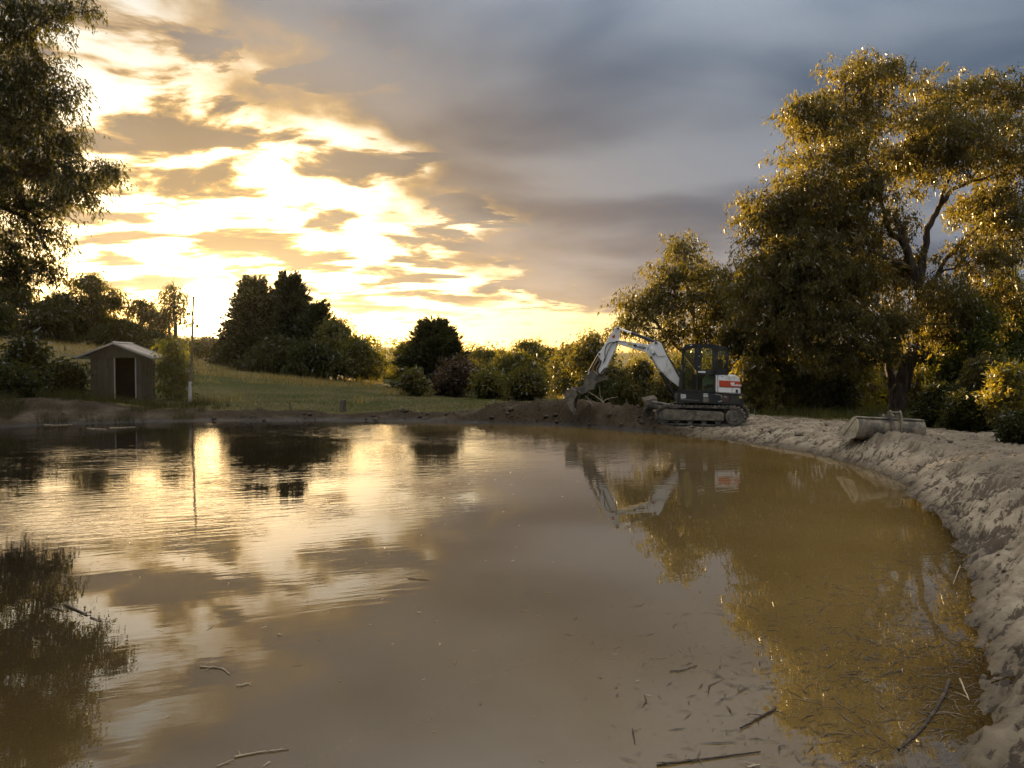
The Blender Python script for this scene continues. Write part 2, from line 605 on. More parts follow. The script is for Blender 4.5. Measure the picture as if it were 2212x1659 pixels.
def water_material():
    m, nt, b = material('water')
    nt.nodes.remove(b)
    o = xobj()
    depth, silt = xattr('depth'), xattr('silt')
    n = xnoise(o, .35, 4, .55)
    deep = xmix(xsmooth(n, .35, .65), (.009, .007, .005), (.016, .013, .009))
    mudc = xmix(xsmooth(n, .35, .65), (.150, .096, .028), (.185, .122, .042))
    ox0, oy0, oz0 = xsep(o)
    deep = xmix(xsmooth(ox0 + (n - .5) * 4.0, -5.0, 1.5), deep, (.034, .030, .024))   # body kept darker at left, so the tree's reflection there stays dark
    body = xmix(silt, deep, mudc)
    # ripples: long crests, patches of calm between them
    o2 = xmapped(o, (1, 1, 1), (0, 0, 0), (0, 0, math.radians(-20)))
    w1 = xnoise(xmapped(o2, (1.1, 7.0, 1)), 1.0, 2, .45, .35)
    w2 = xnoise(xmapped(o2, (5.5, 15.0, 1)), 1.0, 2, .5, .4)
    patch = xsmooth(xnoise(xmapped(o, (1, 1.6, 1), (2.4, 7.7, 0)), .16, 3, .5), .40, .66)
    ox, oy, oz = xsep(o)
    calm = xsmooth(oy + (n - .5) * 5.0 - ox * 0.55, 8.0, 18.0) * .85 + .17
    h = (w1 * 1.0 + w2 * .30) * (patch * 0.8 + .2) * calm
    bp = nt.nodes.new('ShaderNodeBump')
    bp.inputs['Strength'].default_value = 1.0
    bp.inputs['Distance'].default_value = .0085
    nt.links.new(h.s, bp.inputs['Height'])
    fr = nt.nodes.new('ShaderNodeFresnel')
    fr.inputs['IOR'].default_value = 2.3
    gl = nt.nodes.new('ShaderNodeBsdfGlossy')
    gl.inputs['Roughness'].default_value = .004
    df = nt.nodes.new('ShaderNodeBsdfDiffuse')
    nt.links.new(body.s, df.inputs[0])
    tr = nt.nodes.new('ShaderNodeBsdfTransparent')
    tr.inputs[0].default_value = (.80, .72, .56, 1)
    clear = (depth.max(0.0) * -7.0).exp() * .85
    mx = nt.nodes.new('ShaderNodeMixShader')
    nt.links.new(clear.s, mx.inputs[0])
    nt.links.new(df.outputs[0], mx.inputs[1])
    nt.links.new(tr.outputs[0], mx.inputs[2])
    mx2 = nt.nodes.new('ShaderNodeMixShader')
    for nd in (fr, gl):
        nt.links.new(bp.outputs[0], nd.inputs['Normal'])
    nt.links.new(fr.outputs[0], mx2.inputs[0])
    nt.links.new(mx.outputs[0], mx2.inputs[1])
    nt.links.new(gl.outputs[0], mx2.inputs[2])
    nt.links.new(mx2.outputs[0], nt.nodes['Material Output'].inputs[0])
    return m


MAT['ground'] = ground_material()
MAT['water'] = water_material()
build_ground()
build_water()


# ------------------------------------------------------------------ plants
def leaf_material(name, c1, c2, trans=0.48, gloss=0.05):
    m, nt, b = material(name)
    nt.nodes.remove(b)
    gi = nt.nodes.new('ShaderNodeNewGeometry')
    rnd = X(gi.outputs['Random Per Island'])
    big = xnoise(xobj(), .55, 3, .6)
    col = xmix(xsmooth(rnd * .6 + big * .7, .35, .95), c1, c2)
    df = nt.nodes.new('ShaderNodeBsdfDiffuse')
    nt.links.new(col.s, df.inputs[0])
    tl = nt.nodes.new('ShaderNodeBsdfTranslucent')
    tc_ = xcol('MULTIPLY', col, (2.0, 1.8, .50))
    nt.links.new(tc_.s, tl.inputs[0])
    gl = nt.nodes.new('ShaderNodeBsdfGlossy')
    gl.inputs['Roughness'].default_value = .42
    gl.inputs[0].default_value = (.9, .9, .9, 1)
    fr = nt.nodes.new('ShaderNodeFresnel')
    fr.inputs[0].default_value = 1.38
    mx = nt.nodes.new('ShaderNodeMixShader')
    mx.inputs[0].default_value = trans
    nt.links.new(df.outputs[0], mx.inputs[1])
    nt.links.new(tl.outputs[0], mx.inputs[2])
    mx2 = nt.nodes.new('ShaderNodeMixShader')
    ff = X(fr.outputs[0]) * (gloss * 2)
    nt.links.new(ff.s, mx2.inputs[0])
    nt.links.new(mx.outputs[0], mx2.inputs[1])
    nt.links.new(gl.outputs[0], mx2.inputs[2])
    nt.links.new(mx2.outputs[0], nt.nodes['Material Output'].inputs[0])
    return m


def bark_material(name, c1, c2, scale=7.0):
    m, nt, b = material(name)
    o = xobj()
    n = xnoise(xmapped(o, (1, 1, .18)), scale, 6, .65)
    setin(b, 'Base Color', xmix(xsmooth(n, .38, .66), c1, c2))
    setin(b, 'Roughness', .85)
    setin(b, 'Specular IOR Level', .2)
    bump(b, n, .8, .04)
    return m


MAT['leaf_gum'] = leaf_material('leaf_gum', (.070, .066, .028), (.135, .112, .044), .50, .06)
MAT['leaf_backlit_gold'] = leaf_material('leaf_backlit_gold', (.090, .088, .024), (.19, .158, .042), .62, .08)  # yellowish leaf with the low sun's backlight put into its colour
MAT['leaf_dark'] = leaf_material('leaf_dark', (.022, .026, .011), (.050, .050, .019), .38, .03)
MAT['leaf_olive'] = leaf_material('leaf_olive', (.048, .049, .019), (.100, .088, .032), .48)
MAT['leaf_far'] = leaf_material('leaf_far', (.060, .066, .024), (.125, .112, .036), .40, .03)
MAT['leaf_green'] = leaf_material('leaf_green', (.050, .068, .019), (.108, .112, .033), .5)
MAT['leaf_purple'] = leaf_material('leaf_purple', (.046, .032, .026), (.080, .052, .038), .35)
MAT['leaf_conifer'] = leaf_material('leaf_conifer', (.020, .026, .011), (.048, .052, .020), .25, .12)
MAT['grass_dry'] = leaf_material('grass_dry', (.15, .115, .05), (.30, .235, .11), .4, .1)
MAT['grass_green'] = leaf_material('grass_green', (.040, .050, .014), (.098, .090, .032), .45, .08)
MAT['bark_dark'] = bark_material('bark_dark', (.035, .026, .019), (.115, .085, .062))
MAT['bark_pale'] = bark_material('bark_pale', (.30, .25, .20), (.16, .115, .085), 4.0)
MAT['bark_grey'] = bark_material('bark_grey', (.10, .08, .062), (.20, .165, .13))
MAT['dead_wood'] = bark_material('dead_wood', (.34, .29, .22), (.20, .165, .12))


class Tubes:
    def __init__(self):
        self.v, self.f, self.n = [], [], 0

    def add(self, pts, rad, sides=6):
        pts = np.asarray(pts, float)
        k = len(pts)
        t = np.gradient(pts, axis=0)
        t /= np.linalg.norm(t, axis=1)[:, None] + 1e-9
        ref = np.array([0.3, 0.94, 0.1]) if abs(t[0][1]) < .8 else np.array([1.0, 0.1, 0.1])
        a = np.cross(t, ref)
        a /= np.linalg.norm(a, axis=1)[:, None] + 1e-9
        b = np.cross(t, a)
        ph = np.arange(sides) * 2 * math.pi / sides
        ring = pts[:, None] + np.asarray(rad)[:, None, None] * (np.cos(ph)[None, :, None] * a[:, None] + np.sin(ph)[None, :, None] * b[:, None])
        i, j = np.meshgrid(np.arange(k - 1), np.arange(sides), indexing='ij')
        j2 = (j + 1) % sides
        f = np.stack([i * sides + j, i * sides + j2, (i + 1) * sides + j2, (i + 1) * sides + j], -1).reshape(-1, 4) + self.n
        self.v.append(ring.reshape(-1, 3))
        self.f.append(f)
        self.n += k * sides

    def build(self, name, mat, parent, origin):
        v = np.concatenate(self.v) - np.array(origin)
        return np_mesh(name, v, np.concatenate(self.f), mat, parent, True)


def wander(rng, a, b, n=7, amp=.08, sag=0.0):
    a, b = np.array(a, float), np.array(b, float)
    L = np.linalg.norm(b - a)
    t = np.linspace(0, 1, n)[:, None]
    p = a + (b - a) * t
    off = rng.normal(0, 1, (n, 3)) * amp * L
    off = (off + np.roll(off, 1, 0) + np.roll(off, -1, 0)) / 3
    env = np.sin(np.pi * t)
    p = p + off * env
    p[:, 2] += (env * sag * L)[:, 0]
    return p


def leaf_quads(rng, pos, dirs, length, width):
    """one diamond leaf at each position pointing along dirs"""
    n = len(pos)
    d = dirs / (np.linalg.norm(dirs, axis=1)[:, None] + 1e-9)
    r = rng.normal(size=(n, 3))
    s = np.cross(d, r)
    s /= np.linalg.norm(s, axis=1)[:, None] + 1e-9
    L, W = length[:, None], width[:, None]
    nrm = np.cross(d, s)
    return np.stack([pos, pos + d * L * .42 + s * W * .5 + nrm * L * .05, pos + d * L, pos + d * L * .42 - s * W * .5 + nrm * L * .05], 1)


def gum_spray(rng, n, L):
    """drooping twig with hanging narrow leaves"""
    out = rng.normal(size=2)
    out /= np.linalg.norm(out)
    t = rng.random(n)
    reach = L * rng.uniform(2.2, 4.6)
    pos = np.stack([out[0] * reach * t, out[1] * reach * t, reach * (.25 * t - .75 * t * t)], 1) + rng.normal(0, L * .62, (n, 3))
    d = np.stack([out[0] * .35 + rng.normal(0, .42, n), out[1] * .35 + rng.normal(0, .42, n), -np.abs(rng.normal(.85, .35, n))], 1)
    ln = L * rng.uniform(.45, 1.35, n)
    return leaf_quads(rng, pos, d, ln, ln * rng.uniform(.17, .27, n))


def bush_spray(rng, n, L):
    """upright twig with broader leaves all round"""
    out = rng.normal(size=2)
    out /= np.linalg.norm(out)
    t = rng.random(n)
    reach = L * rng.uniform(2.0, 4.5)
    pos = np.stack([out[0] * reach * t * .6, out[1] * reach * t * .6, reach * t * .5], 1) + rng.normal(0, L * .75, (n, 3))
    d = rng.normal(size=(n, 3)) + np.array([out[0] * .6, out[1] * .6, .25])
    ln = L * rng.uniform(.6, 1.25, n)
    return leaf_quads(rng, pos, d, ln, ln * rng.uniform(.22, .36, n))


def fir_spray(rng, n, L):
    """a stiff plume along +X: small scales lying forward along the shoot"""
    t = rng.random(n) ** .8
    rad = (1 - t) * .20 + .03
    ph = rng.random(n) * 2 * math.pi
    pos = np.stack([t * L * 3.2, np.cos(ph) * rad * L * rng.random(n), np.sin(ph) * rad * L * rng.random(n) * .7], 1)
    d = np.stack([np.full(n, 1.0), np.cos(ph) * .55, np.sin(ph) * .45], 1) + rng.normal(0, .12, (n, 3))
    ln = L * rng.uniform(.45, .95, n)
    return leaf_quads(rng, pos, d, ln, ln * rng.uniform(.20, .30, n))


def place_sprays(rng, temps, pos, scale=None, tilt=.35):
    """copies of the spray templates turned about the vertical; returns N x 4 x 3 leaf quads"""
    out = []
    which = rng.integers(0, len(temps), len(pos))
    for k, T in enumerate(temps):
        P = pos[which == k]
        if not len(P):
            continue
        m = len(P)
        a = rng.random(m) * 2 * math.pi
        ca, sa = np.cos(a), np.sin(a)
        sc = rng.uniform(.75, 1.25, m) if scale is None else scale[which == k] * rng.uniform(.8, 1.2, m)
        R = np.zeros((m, 3, 3))
        R[:, 0, 0], R[:, 0, 1], R[:, 1, 0], R[:, 1, 1], R[:, 2, 2] = ca, -sa, sa, ca, 1
        tx = rng.normal(0, tilt, m)
        Rx = np.zeros((m, 3, 3))
        Rx[:, 0, 0], Rx[:, 1, 1], Rx[:, 2, 2], Rx[:, 1, 2], Rx[:, 2, 1] = 1, np.cos(tx), np.cos(tx), -np.sin(tx), np.sin(tx)
        M = np.einsum('mij,mjk->mik', R, Rx) * sc[:, None, None]
        q = np.einsum('mij,nvj->mnvi', M, T) + P[:, None, None, :]
        out.append(q.reshape(-1, 4, 3))
    return np.concatenate(out)


def leaves_obj(name, quads, mat, parent, origin):
    back = (quads[:, 0] - quads[:, 2]) * .36          # narrow three-cornered leaves, a third of the faces of a full outline
    v = np.stack([quads[:, 1] * 1.22 - quads[:, 3] * .22 + back, quads[:, 2], quads[:, 3] * 1.22 - quads[:, 1] * .22 + back], 1)
    v = v.reshape(-1, 3) - np.array(origin)
    f = np.arange(len(v)).reshape(-1, 3)
    return np_mesh(name, v, f, mat, parent)


def clump_points(rng, c, r, n, lobes=None):
    """spray positions of one clump: lobes spread over an ellipsoid, mostly its upper and outer side"""
    c, r = np.array(c, float), np.array(r, float)
    m = lobes or max(7, int(n / 22))
    d = rng.normal(size=(m, 3))
    d /= np.linalg.norm(d, axis=1)[:, None]
    d[:, 2] = np.abs(d[:, 2]) * np.where(rng.random(m) < .68, 1, -1)
    lc = c + d * r * (rng.random(m)[:, None] ** .5) * .82
    which = rng.integers(0, m, n)
    p = lc[which] + rng.normal(0, 1, (n, 3)) * r * .21
    # a share spread right through the clump, so that it thins out instead of ending in a skin
    u = rng.normal(size=(n, 3))
    u /= np.linalg.norm(u, axis=1)[:, None]
    loose = c + u * r * (rng.random(n)[:, None] ** .45) * 1.12
    p = np.where(rng.random(n)[:, None] < .36, loose, p)
    p[:, 2] -= rng.exponential(.16, n) * r[2]          # hanging strands
    return p, lc


def gum_tree(name, label, group, base, trunk, clumps, mat, bark='bark_grey', leaf=.2, per=30, seed=1, spray=gum_spray, cat='tree', limbs=None, twig=True, sunk=.25):
    """trunk: list of (x, y, z, radius); clumps: list of (centre, radii, sprays)"""
    rng = np.random.default_rng(seed)
    root = empty(name, base, label, cat, group)
    T = Tubes()
    tp = np.array([(a[0], a[1], a[2]) for a in trunk], float)
    tr = np.array([a[3] for a in trunk], float)
    tp[0, 2] -= sunk
    # smooth the trunk path
    k = np.linspace(0, len(tp) - 1, len(tp) * 4 - 3)
    ti = np.arange(len(tp))
    sp = np.stack([np.interp(k, ti, tp[:, i]) for i in range(3)], 1)
    for _ in range(2):
        sp[1:-1] = (sp[:-2] + 2 * sp[1:-1] + sp[2:]) / 4
    sr = np.interp(k, ti, tr)
    sp[1:-1] += rng.normal(0, .15, (len(sp) - 2, 3)) * sr[1:-1, None]
    T.add(sp, sr, 9)
    temps = [spray(rng, per, leaf) for _ in range(7)]
    pts = []
    for lb in (limbs or []):
        lp = np.array([(a[0], a[1], a[2]) for a in lb], float)
        lr = np.array([a[3] for a in lb], float)
        kk = np.linspace(0, len(lp) - 1, len(lp) * 4 - 3)
        li = np.stack([np.interp(kk, np.arange(len(lp)), lp[:, i]) for i in range(3)], 1)
        li[1:-1] = (li[:-2] + 2 * li[1:-1] + li[2:]) / 4
        li[1:-1] += rng.normal(0, .03, (len(li) - 2, 3))
        T.add(li, np.interp(kk, np.arange(len(lp)), lr), 6)
        sp = np.concatenate([sp, li])
        sr = np.concatenate([sr, np.interp(kk, np.arange(len(lp)), lr)])
    for c, r, n in clumps:
        p, lc = clump_points(rng, c, r, n)
        pts.append(p)
        if not twig:
            continue
        c = np.array(c, float)
        ok = sp[:, 2] < c[2] + .2 * r[2] if np.any(sp[:, 2] < c[2] + .2 * r[2]) else np.ones(len(sp), bool)
        cand = np.where(ok)[0]
        dd = np.linalg.norm(sp[cand] - c, axis=1) + 1.2 * np.maximum(sp[cand, 2] - c[2] + .4 * r[2], 0)
        j = cand[dd.argmin()]
        L = np.linalg.norm(sp[j] - c)
        r0 = min(sr[j] * .62, .02 + L * .022)
        li = wander(rng, sp[j], c, 7, .09, .06)
        T.add(li, np.linspace(r0, r0 * .35, 7), 5)
        for q in lc[:min(len(lc), 10)]:
            jj = rng.integers(2, 7)
            T.add(wander(rng, li[jj], q, 5, .12, .04), np.linspace(r0 * .4, r0 * .12, 5), 3)
    T.build('trunk', MAT[bark], root, base)
    q = place_sprays(rng, temps, np.concatenate(pts))
    leaves_obj('crown', q, MAT[mat], root, base)
    return root


def px_clumps(Y, lst, dens=1.0, depth=.9, seed=0):
    """clumps given by where the photograph shows them: (px, py, half width, half height, dY)"""
    out = []
    for a in lst:
        px, py, rx, ry = a[:4]
        dY = a[4] if len(a) > 4 else 0
        Yc = Y + dY
        c = at(px, py, Yc)
        s = Yc / F
        r = (rx * s * 1.1, (rx + ry) * .55 * s * depth, ry * s * 1.08)
        n = int(dens * rx * ry / 14)
        out.append((tuple(c), r, max(n, 8)))
    return out


def auto_gum(name, label, group, px, top, base_py, half, Y, mat, seed, leaf=.32, nclump=7, bare=.28, dens=1.0, bark='bark_grey', per=22, spray=gum_spray, flat=.42, cat='tree', stems=1):
    """a background tree: crown envelope between the given rows, on the ground at depth Y"""
    rng = np.random.default_rng(seed)
    b = at(px, base_py, Y)
    gz = float(ground_z(b.x, b.y)[0])
    t = at(px, top, Y)
    H = t.z - gz
    w = half / F * Y
    base = Vector((b.x, b.y, gz))
    clumps = []
    m = nclump * 2
    skew = rng.normal(0, .16)
    for i in range(m):
        f = (i + rng.random()) / m
        h = gz + H * (bare + (1 - bare) * (.06 + .86 * f))
        env = w * (1 - .62 * max(0, f - .40) / .60) * (.72 + .5 * rng.random())
        a = i * 2.4 + rng.random() * 1.5
        rr = env * rng.uniform(.35, .85) if f < .9 else env * .15
        r = w * rng.uniform(.20, .40) * (1 - .2 * f)
        rz = min(r * flat * 2 * rng.uniform(.7, 1.2), H * .15)
        clumps.append(((b.x + math.cos(a) * rr + skew * w * f, b.y + math.sin(a) * rr, min(h, t.z - rz * rng.uniform(.6, 1.5))), (r, r, rz), int(dens * 62 * rng.uniform(.18, .58))))
    tr = .022 * H + .03
    trunk = [(b.x, b.y, gz, tr), (b.x + rng.normal(0, .02) * H, b.y, gz + H * .35, tr * .75), (b.x + rng.normal(0, .03) * H, b.y, gz + H * .65, tr * .5), (b.x, b.y, gz + H * .9, tr * .15)]
    limbs = []
    for k in range(stems - 1):
        a = rng.random() * 6.28
        limbs.append([(b.x + .1, b.y, gz - .2, tr * .7), (b.x + math.cos(a) * w * .3, b.y + math.sin(a) * w * .3, gz + H * .4, tr * .5), (b.x + math.cos(a) * w * .45, b.y + math.sin(a) * w * .45, gz + H * .75, tr * .2)])
    return gum_tree(name, label, group, base, trunk, clumps, mat, bark, leaf, per, seed, spray, cat, limbs)


def conifer(name, label, group, px, top, base_py, half, Y, seed, mat='leaf_conifer', n=900, power=.55, shoot=.30, lean=.75, gaps=.18, cat='tree', low=.02):
    """dense dome of stiff plumes that point up and out"""
    rng = np.random.default_rng(seed)
    n = int(n * 1.9)
    b = at(px, base_py, Y)
    gz = float(ground_z(b.x, b.y)[0])
    H = at(px, top, Y).z - gz
    w = half / F * Y
    base = Vector((b.x, b.y, gz))
    root = empty(name, base, label, cat, group)
    T = Tubes()
    T.add([(b.x, b.y, gz - .3), (b.x, b.y, gz + H * .5), (b.x, b.y, gz + H * .95)], [.05 * H ** .8, .03 * H ** .8, .01], 8)
    t = low + (1 - low) * rng.random(n) ** 1.05
    a = rng.random(n) * 2 * math.pi
    shell = np.where(rng.random(n) < .66, rng.uniform(.72, 1.12, n), rng.uniform(.2, .75, n))
    lump = .80 + .42 * vnoise(a * 1.9 + 7, t * 6, seed) - gaps * (vnoise(a * 3.1, t * 9, seed + 4) > .72)
    env = np.clip(1 - t ** 1.5, 0, 1) ** (power * 1.25) * np.clip((t + .25) / .3, .7, 1)
    R = w * env * shell * lump
    hole = vnoise(a * 2.6 + 3, t * 8, seed + 9) < .70
    t, a, R = t[hole], a[hole], R[hole]
    n = len(t)
    pos = np.stack([b.x + np.cos(a) * R, b.y + np.sin(a) * R, gz + t * H * .93], 1)
    up = lean * (.35 + 1.1 * t) + rng.normal(0, .18, n)
    d = np.stack([np.cos(a + rng.normal(0, .25, n)), np.sin(a + rng.normal(0, .25, n)), up], 1)
    d /= np.linalg.norm(d, axis=1)[:, None]
    temps = [fir_spray(rng, 20, shoot) for _ in range(5)]
    s = np.cross(d, np.array([0, 0, 1.0]) + rng.normal(0, .2, (n, 3)))
    s /= np.linalg.norm(s, axis=1)[:, None]
    u = np.cross(s, d)
    sc = rng.uniform(.75, 1.35, n)
    M = np.stack([d, s, u], -1) * sc[:, None, None]
    which = rng.integers(0, 5, n)
    q = np.concatenate([(np.einsum('mij,nvj->mnvi', M[which == k], temps[k]) + (pos[which == k] - d[which == k] * shoot * 1.6)[:, None, None, :]).reshape(-1, 4, 3) for k in range(5)])
    for k in range(26):
        i = rng.integers(0, n)
        h0 = gz + max(.08, t[i] - .25) * H
        T.add(wander(rng, (b.x, b.y, h0), pos[i], 5, .05, -.05), np.linspace(.05, .015, 5) * H ** .3, 4)
    T.build('trunk', MAT['bark_dark'], root, base)
    leaves_obj('crown', q, MAT[mat], root, base)
    return root


def grass_blades(name, label, x, y, h, mat, seed, w=.012, lean=.35, parent=None):
    rng = np.random.default_rng(seed)
    x, y, h = np.asarray(x, float), np.asarray(y, float), np.asarray(h, float)
    n = len(x)
    z = ground_full(x, y)[0] - .03
    a = rng.random(n) * 2 * math.pi
    ln = rng.normal(0, lean, (n, 2)) * h[:, None]
    wx, wy = np.cos(a) * w * (.5 + h), np.sin(a) * w * (.5 + h)
    v = np.stack([np.stack([x - wx, y - wy, z], 1), np.stack([x + wx, y + wy, z], 1), np.stack([x + ln[:, 0], y + ln[:, 1], z + h], 1)], 1)
    o = np_mesh(name, v.reshape(-1, 3), np.arange(n * 3).reshape(-1, 3), MAT[mat])
    tag(o, label, None, None, 'stuff')
    return o


# ------------------------------------------------------------------ the trees round the pond
def P(px, py, Y, r):
    p = at(px, py, Y)
    return (p.x, p.y, p.z, r)


def on_ground(px, Y):
    p = at(px, 880, Y)
    return Vector((p.x, p.y, float(ground_z(p.x, p.y)[0])))


# the big gum over the spare bucket
b = on_ground(1937, 28.5)
gum_tree('gum_tree', 'tallest leaning gum tree with thick dark trunk rising behind the spare bucket', 'big trees by the pond', b,
         [(b.x, b.y, b.z, .36), P(1942, 850, 28.5, .30), P(1962, 790, 28.5, .27), P(1983, 735, 28.5, .25), P(1992, 660, 28.4, .20), P(1975, 590, 28.3, .17), P(1952, 522, 28.2, .15), P(1935, 470, 28.2, .10)],
         px_clumps(28.5, [(1835, 178, 78, 62, .3), (1762, 245, 62, 46, -.4), (1905, 150, 58, 46, .8), (1722, 232, 36, 34, -.6), (1880, 235, 60, 50, .6),
                          (1800, 330, 105, 60, -.8), (1755, 405, 100, 70, -1.4), (1695, 480, 85, 55, -1.0), (1640, 455, 48, 48, -.2), (1868, 400, 80, 70, -.9),
                          (1720, 565, 105, 75, -1.6), (1835, 590, 85, 55, -1.2), (1652, 560, 58, 66, .2),
                          (2030, 205, 75, 52, .8), (2110, 195, 66, 42, 1.4), (2180, 225, 70, 66, 1.0), (2080, 285, 105, 62, .2), (1985, 280, 66, 62, .9),
                          (2180, 335, 75, 62, -.3), (2200, 470, 62, 74, -.8), (2110, 560, 85, 50, -1.0), (2030, 640, 95, 56, -1.4), (1950, 690, 85, 40, -1.6),
                          (1850, 675, 95, 48, -1.6), (1745, 680, 90, 55, -1.3), (1900, 742, 70, 32, -1.8), (1800, 748, 75, 44, -1.0), (2160, 640, 60, 52, -.6), (1990, 360, 60, 45, .8), (1930, 330, 60, 50, .6), (2100, 440, 60, 40, 1.2), (1960, 590, 60, 45, .6), (1680, 640, 70, 60, .8), (1780, 480, 80, 60, .6), (1850, 520, 120, 90, .8), (1740, 520, 120, 110, .2), (1700, 650, 110, 70, -.4), (1860, 620, 120, 60, .2), (2050, 300, 120, 80, -.6), (2150, 440, 80, 90, .5), (2060, 690, 110, 50, -.6), (1640, 620, 70, 60, 0), (1800, 260, 90, 60, .5)], .44),
         'leaf_gum', 'bark_dark', .16, 40, 11,
         limbs=[[P(1972, 760, 28.5, .17), P(2015, 722, 28.2, .15), P(2062, 695, 27.9, .11), P(2120, 640, 27.6, .05)],
                [P(1930, 880, 28.7, .17), P(1925, 820, 28.9, .15), P(1912, 745, 29.1, .12), P(1870, 690, 29.3, .06)],
                [P(1985, 620, 28.3, .15), P(2003, 491, 28.4, .12), P(2028, 450, 28.5, .10), P(2055, 408, 28.6, .07), P(2145, 377, 28.6, .035)],
                [P(2028, 450, 28.5, .08), P(2060, 350, 28.7, .06), P(2050, 260, 28.9, .03)],
                [P(1951, 522, 28.2, .12), P(1913, 495, 28.0, .09), P(1896, 400, 28.0, .06), P(1850, 290, 28.2, .045), P(1823, 250, 28.2, .035), P(1826, 180, 28.2, .02)],
                [P(1837, 283, 28.2, .035), P(1790, 255, 28.0, .025), P(1740, 248, 28.0, .015)],
                [P(1965, 580, 28.3, .08), P(1920, 560, 28.0, .07), P(1864, 533, 27.8, .055), P(1816, 505, 27.6, .03)],
                [P(1760, 290, 27.5, .018), P(1715, 285, 27.5, .012), P(1685, 318, 27.5, .006)],
                [P(1985, 700, 28.4, .12), P(2040, 560, 28.3, .08), P(2130, 480, 28.2, .04)]])

b = on_ground(1505, 33)
gum_tree('gum_tree', 'dark green gum with pointed crown rising behind the digger boom', 'big trees by the pond', b,
         [(b.x, b.y, b.z, .2), P(1512, 780, 33, .17), P(1500, 690, 33, .13), P(1482, 610, 33, .08), P(1478, 540, 33, .04)],
         px_clumps(33, [(1478, 535, 42, 36), (1448, 590, 52, 40, -.5), (1512, 585, 38, 40, .4), (1405, 648, 56, 36, .2), (1475, 655, 68, 44, -.8), (1368, 690, 38, 28, -.2),
                        (1535, 650, 34, 50, .3), (1450, 715, 62, 30, -.6), (1350, 708, 26, 18, .3), (1530, 725, 40, 30)], .60),
         'leaf_olive', 'bark_grey', .18, 34, 12, limbs=[[P(1508, 800, 33, .12), P(1440, 720, 32.8, .08), P(1390, 670, 32.7, .03)]])

b = on_ground(1600, 31.5)
gum_tree('gum_tree', 'shadowed gum with hanging foliage directly behind the digger cab', 'big trees by the pond', b,
         [(b.x, b.y, b.z, .22), P(1610, 800, 31.5, .18), P(1625, 700, 31.5, .14), P(1600, 600, 31.5, .07)],
         px_clumps(31.5, [(1600, 605, 58, 44), (1565, 660, 46, 46, .3), (1630, 690, 75, 56, -.8), (1690, 740, 70, 55, -.4), (1590, 750, 58, 48, -.9), (1660, 800, 62, 40, -.6), (1720, 810, 60, 40), (1560, 805, 40, 34, .2)], .55),
         'leaf_olive', 'bark_dark', .18, 34, 13, limbs=[[P(1618, 740, 31.5, .10), P(1580, 690, 31.2, .07), P(1520, 650, 31, .03)], [P(1615, 780, 31.5, .1), P(1690, 700, 31.2, .06), P(1740, 640, 31, .02)]])

# the gum whose branches hang in from the left
b = on_ground(-190, 27)
gum_tree('gum_tree', 'dark weeping gum hanging into the picture from the upper left', 'big trees by the pond', b,
         [(b.x, b.y, b.z, .4), P(-180, 600, 27, .34), P(-150, 400, 26.8, .28), P(-110, 200, 26.6, .2), P(-60, 20, 26.5, .12)],
         px_clumps(26.5, [(0, 40, 105, 66), (85, 18, 70, 34, .5), (-40, 150, 110, 80, -.5), (70, 160, 70, 52, .3), (25, 260, 105, 62, -.4), (110, 215, 42, 46, .2), (130, 300, 38, 42),
                          (60, 345, 105, 56, .3), (170, 375, 66, 38), (235, 362, 36, 24, .2), (150, 420, 66, 28, -.4), (40, 440, 86, 42), (100, 500, 42, 36, .3), (10, 530, 58, 42, -.3),
                          (95, 580, 36, 26), (205, 22, 26, 12, .4), (150, 18, 40, 16, .2), (20, 590, 40, 26), (-70, 330, 90, 90), (-80, 480, 80, 70), (60, 560, 34, 22)], .40),
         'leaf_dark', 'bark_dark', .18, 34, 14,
         limbs=[[P(-150, 420, 26.8, .16), P(-40, 430, 26.6, .10), P(60, 470, 26.5, .06), P(120, 565, 26.5, .015)], [P(-140, 380, 26.8, .16), P(-10, 370, 26.6, .1), P(120, 385, 26.5, .05), P(230, 365, 26.5, .015)],
                [P(-100, 180, 26.6, .13), P(0, 110, 26.6, .07), P(120, 30, 26.6, .03), P(215, 22, 26.7, .012)], [P(-120, 240, 26.7, .13), P(10, 260, 26.6, .07), P(110, 250, 26.5, .02)]])

# ------------------------------------------------------------------ the skyline across the water
G1 = 'trees along the far skyline'
conifer('cypress_tree', 'broad dark cypress with spiky dome nearest the sun', G1, 552, 601, 800, 66, 62, 21, n=1700, power=.52, shoot=.40)
conifer('cypress_tree', 'tallest dark cypress right beside the one nearest the sun', G1, 628, 593, 800, 72, 64, 22, n=1800, power=.80, shoot=.42)
conifer('cypress_tree', 'lower dark cypress shoulder leaning out right of the tall pair', G1, 685, 655, 806, 52, 62, 23, n=900, power=.6, shoot=.38)
conifer('cypress_tree', 'round spiky cypress standing alone in mid skyline behind purple shrub', G1, 938, 694, 862, 74, 52, 24, n=1500, power=.5, shoot=.34)
auto_gum('gum_tree', 'slender gum with bare stems on the right flank of the cypresses', G1, 722, 686, 812, 44, 60, 'leaf_far', 31, .30, 7, .48, 1.0, 'bark_grey', stems=3)
auto_gum('gum_tree', 'rounded golden gum between the cypresses and the hot air balloon', G1, 770, 728, 830, 54, 58, 'leaf_far', 32, .30, 9, .12, 1.1)
auto_gum('gum_tree', 'small golden gum pressed against the left of the lone cypress', G1, 872, 735, 845, 32, 60, 'leaf_far', 33, .28, 6, .2, .9)
auto_gum('gum_tree', 'low bushy tree on the slope below the hot air balloon', G1, 825, 785, 845, 54, 70, 'leaf_far', 34, .32, 6, .0, 1.0)
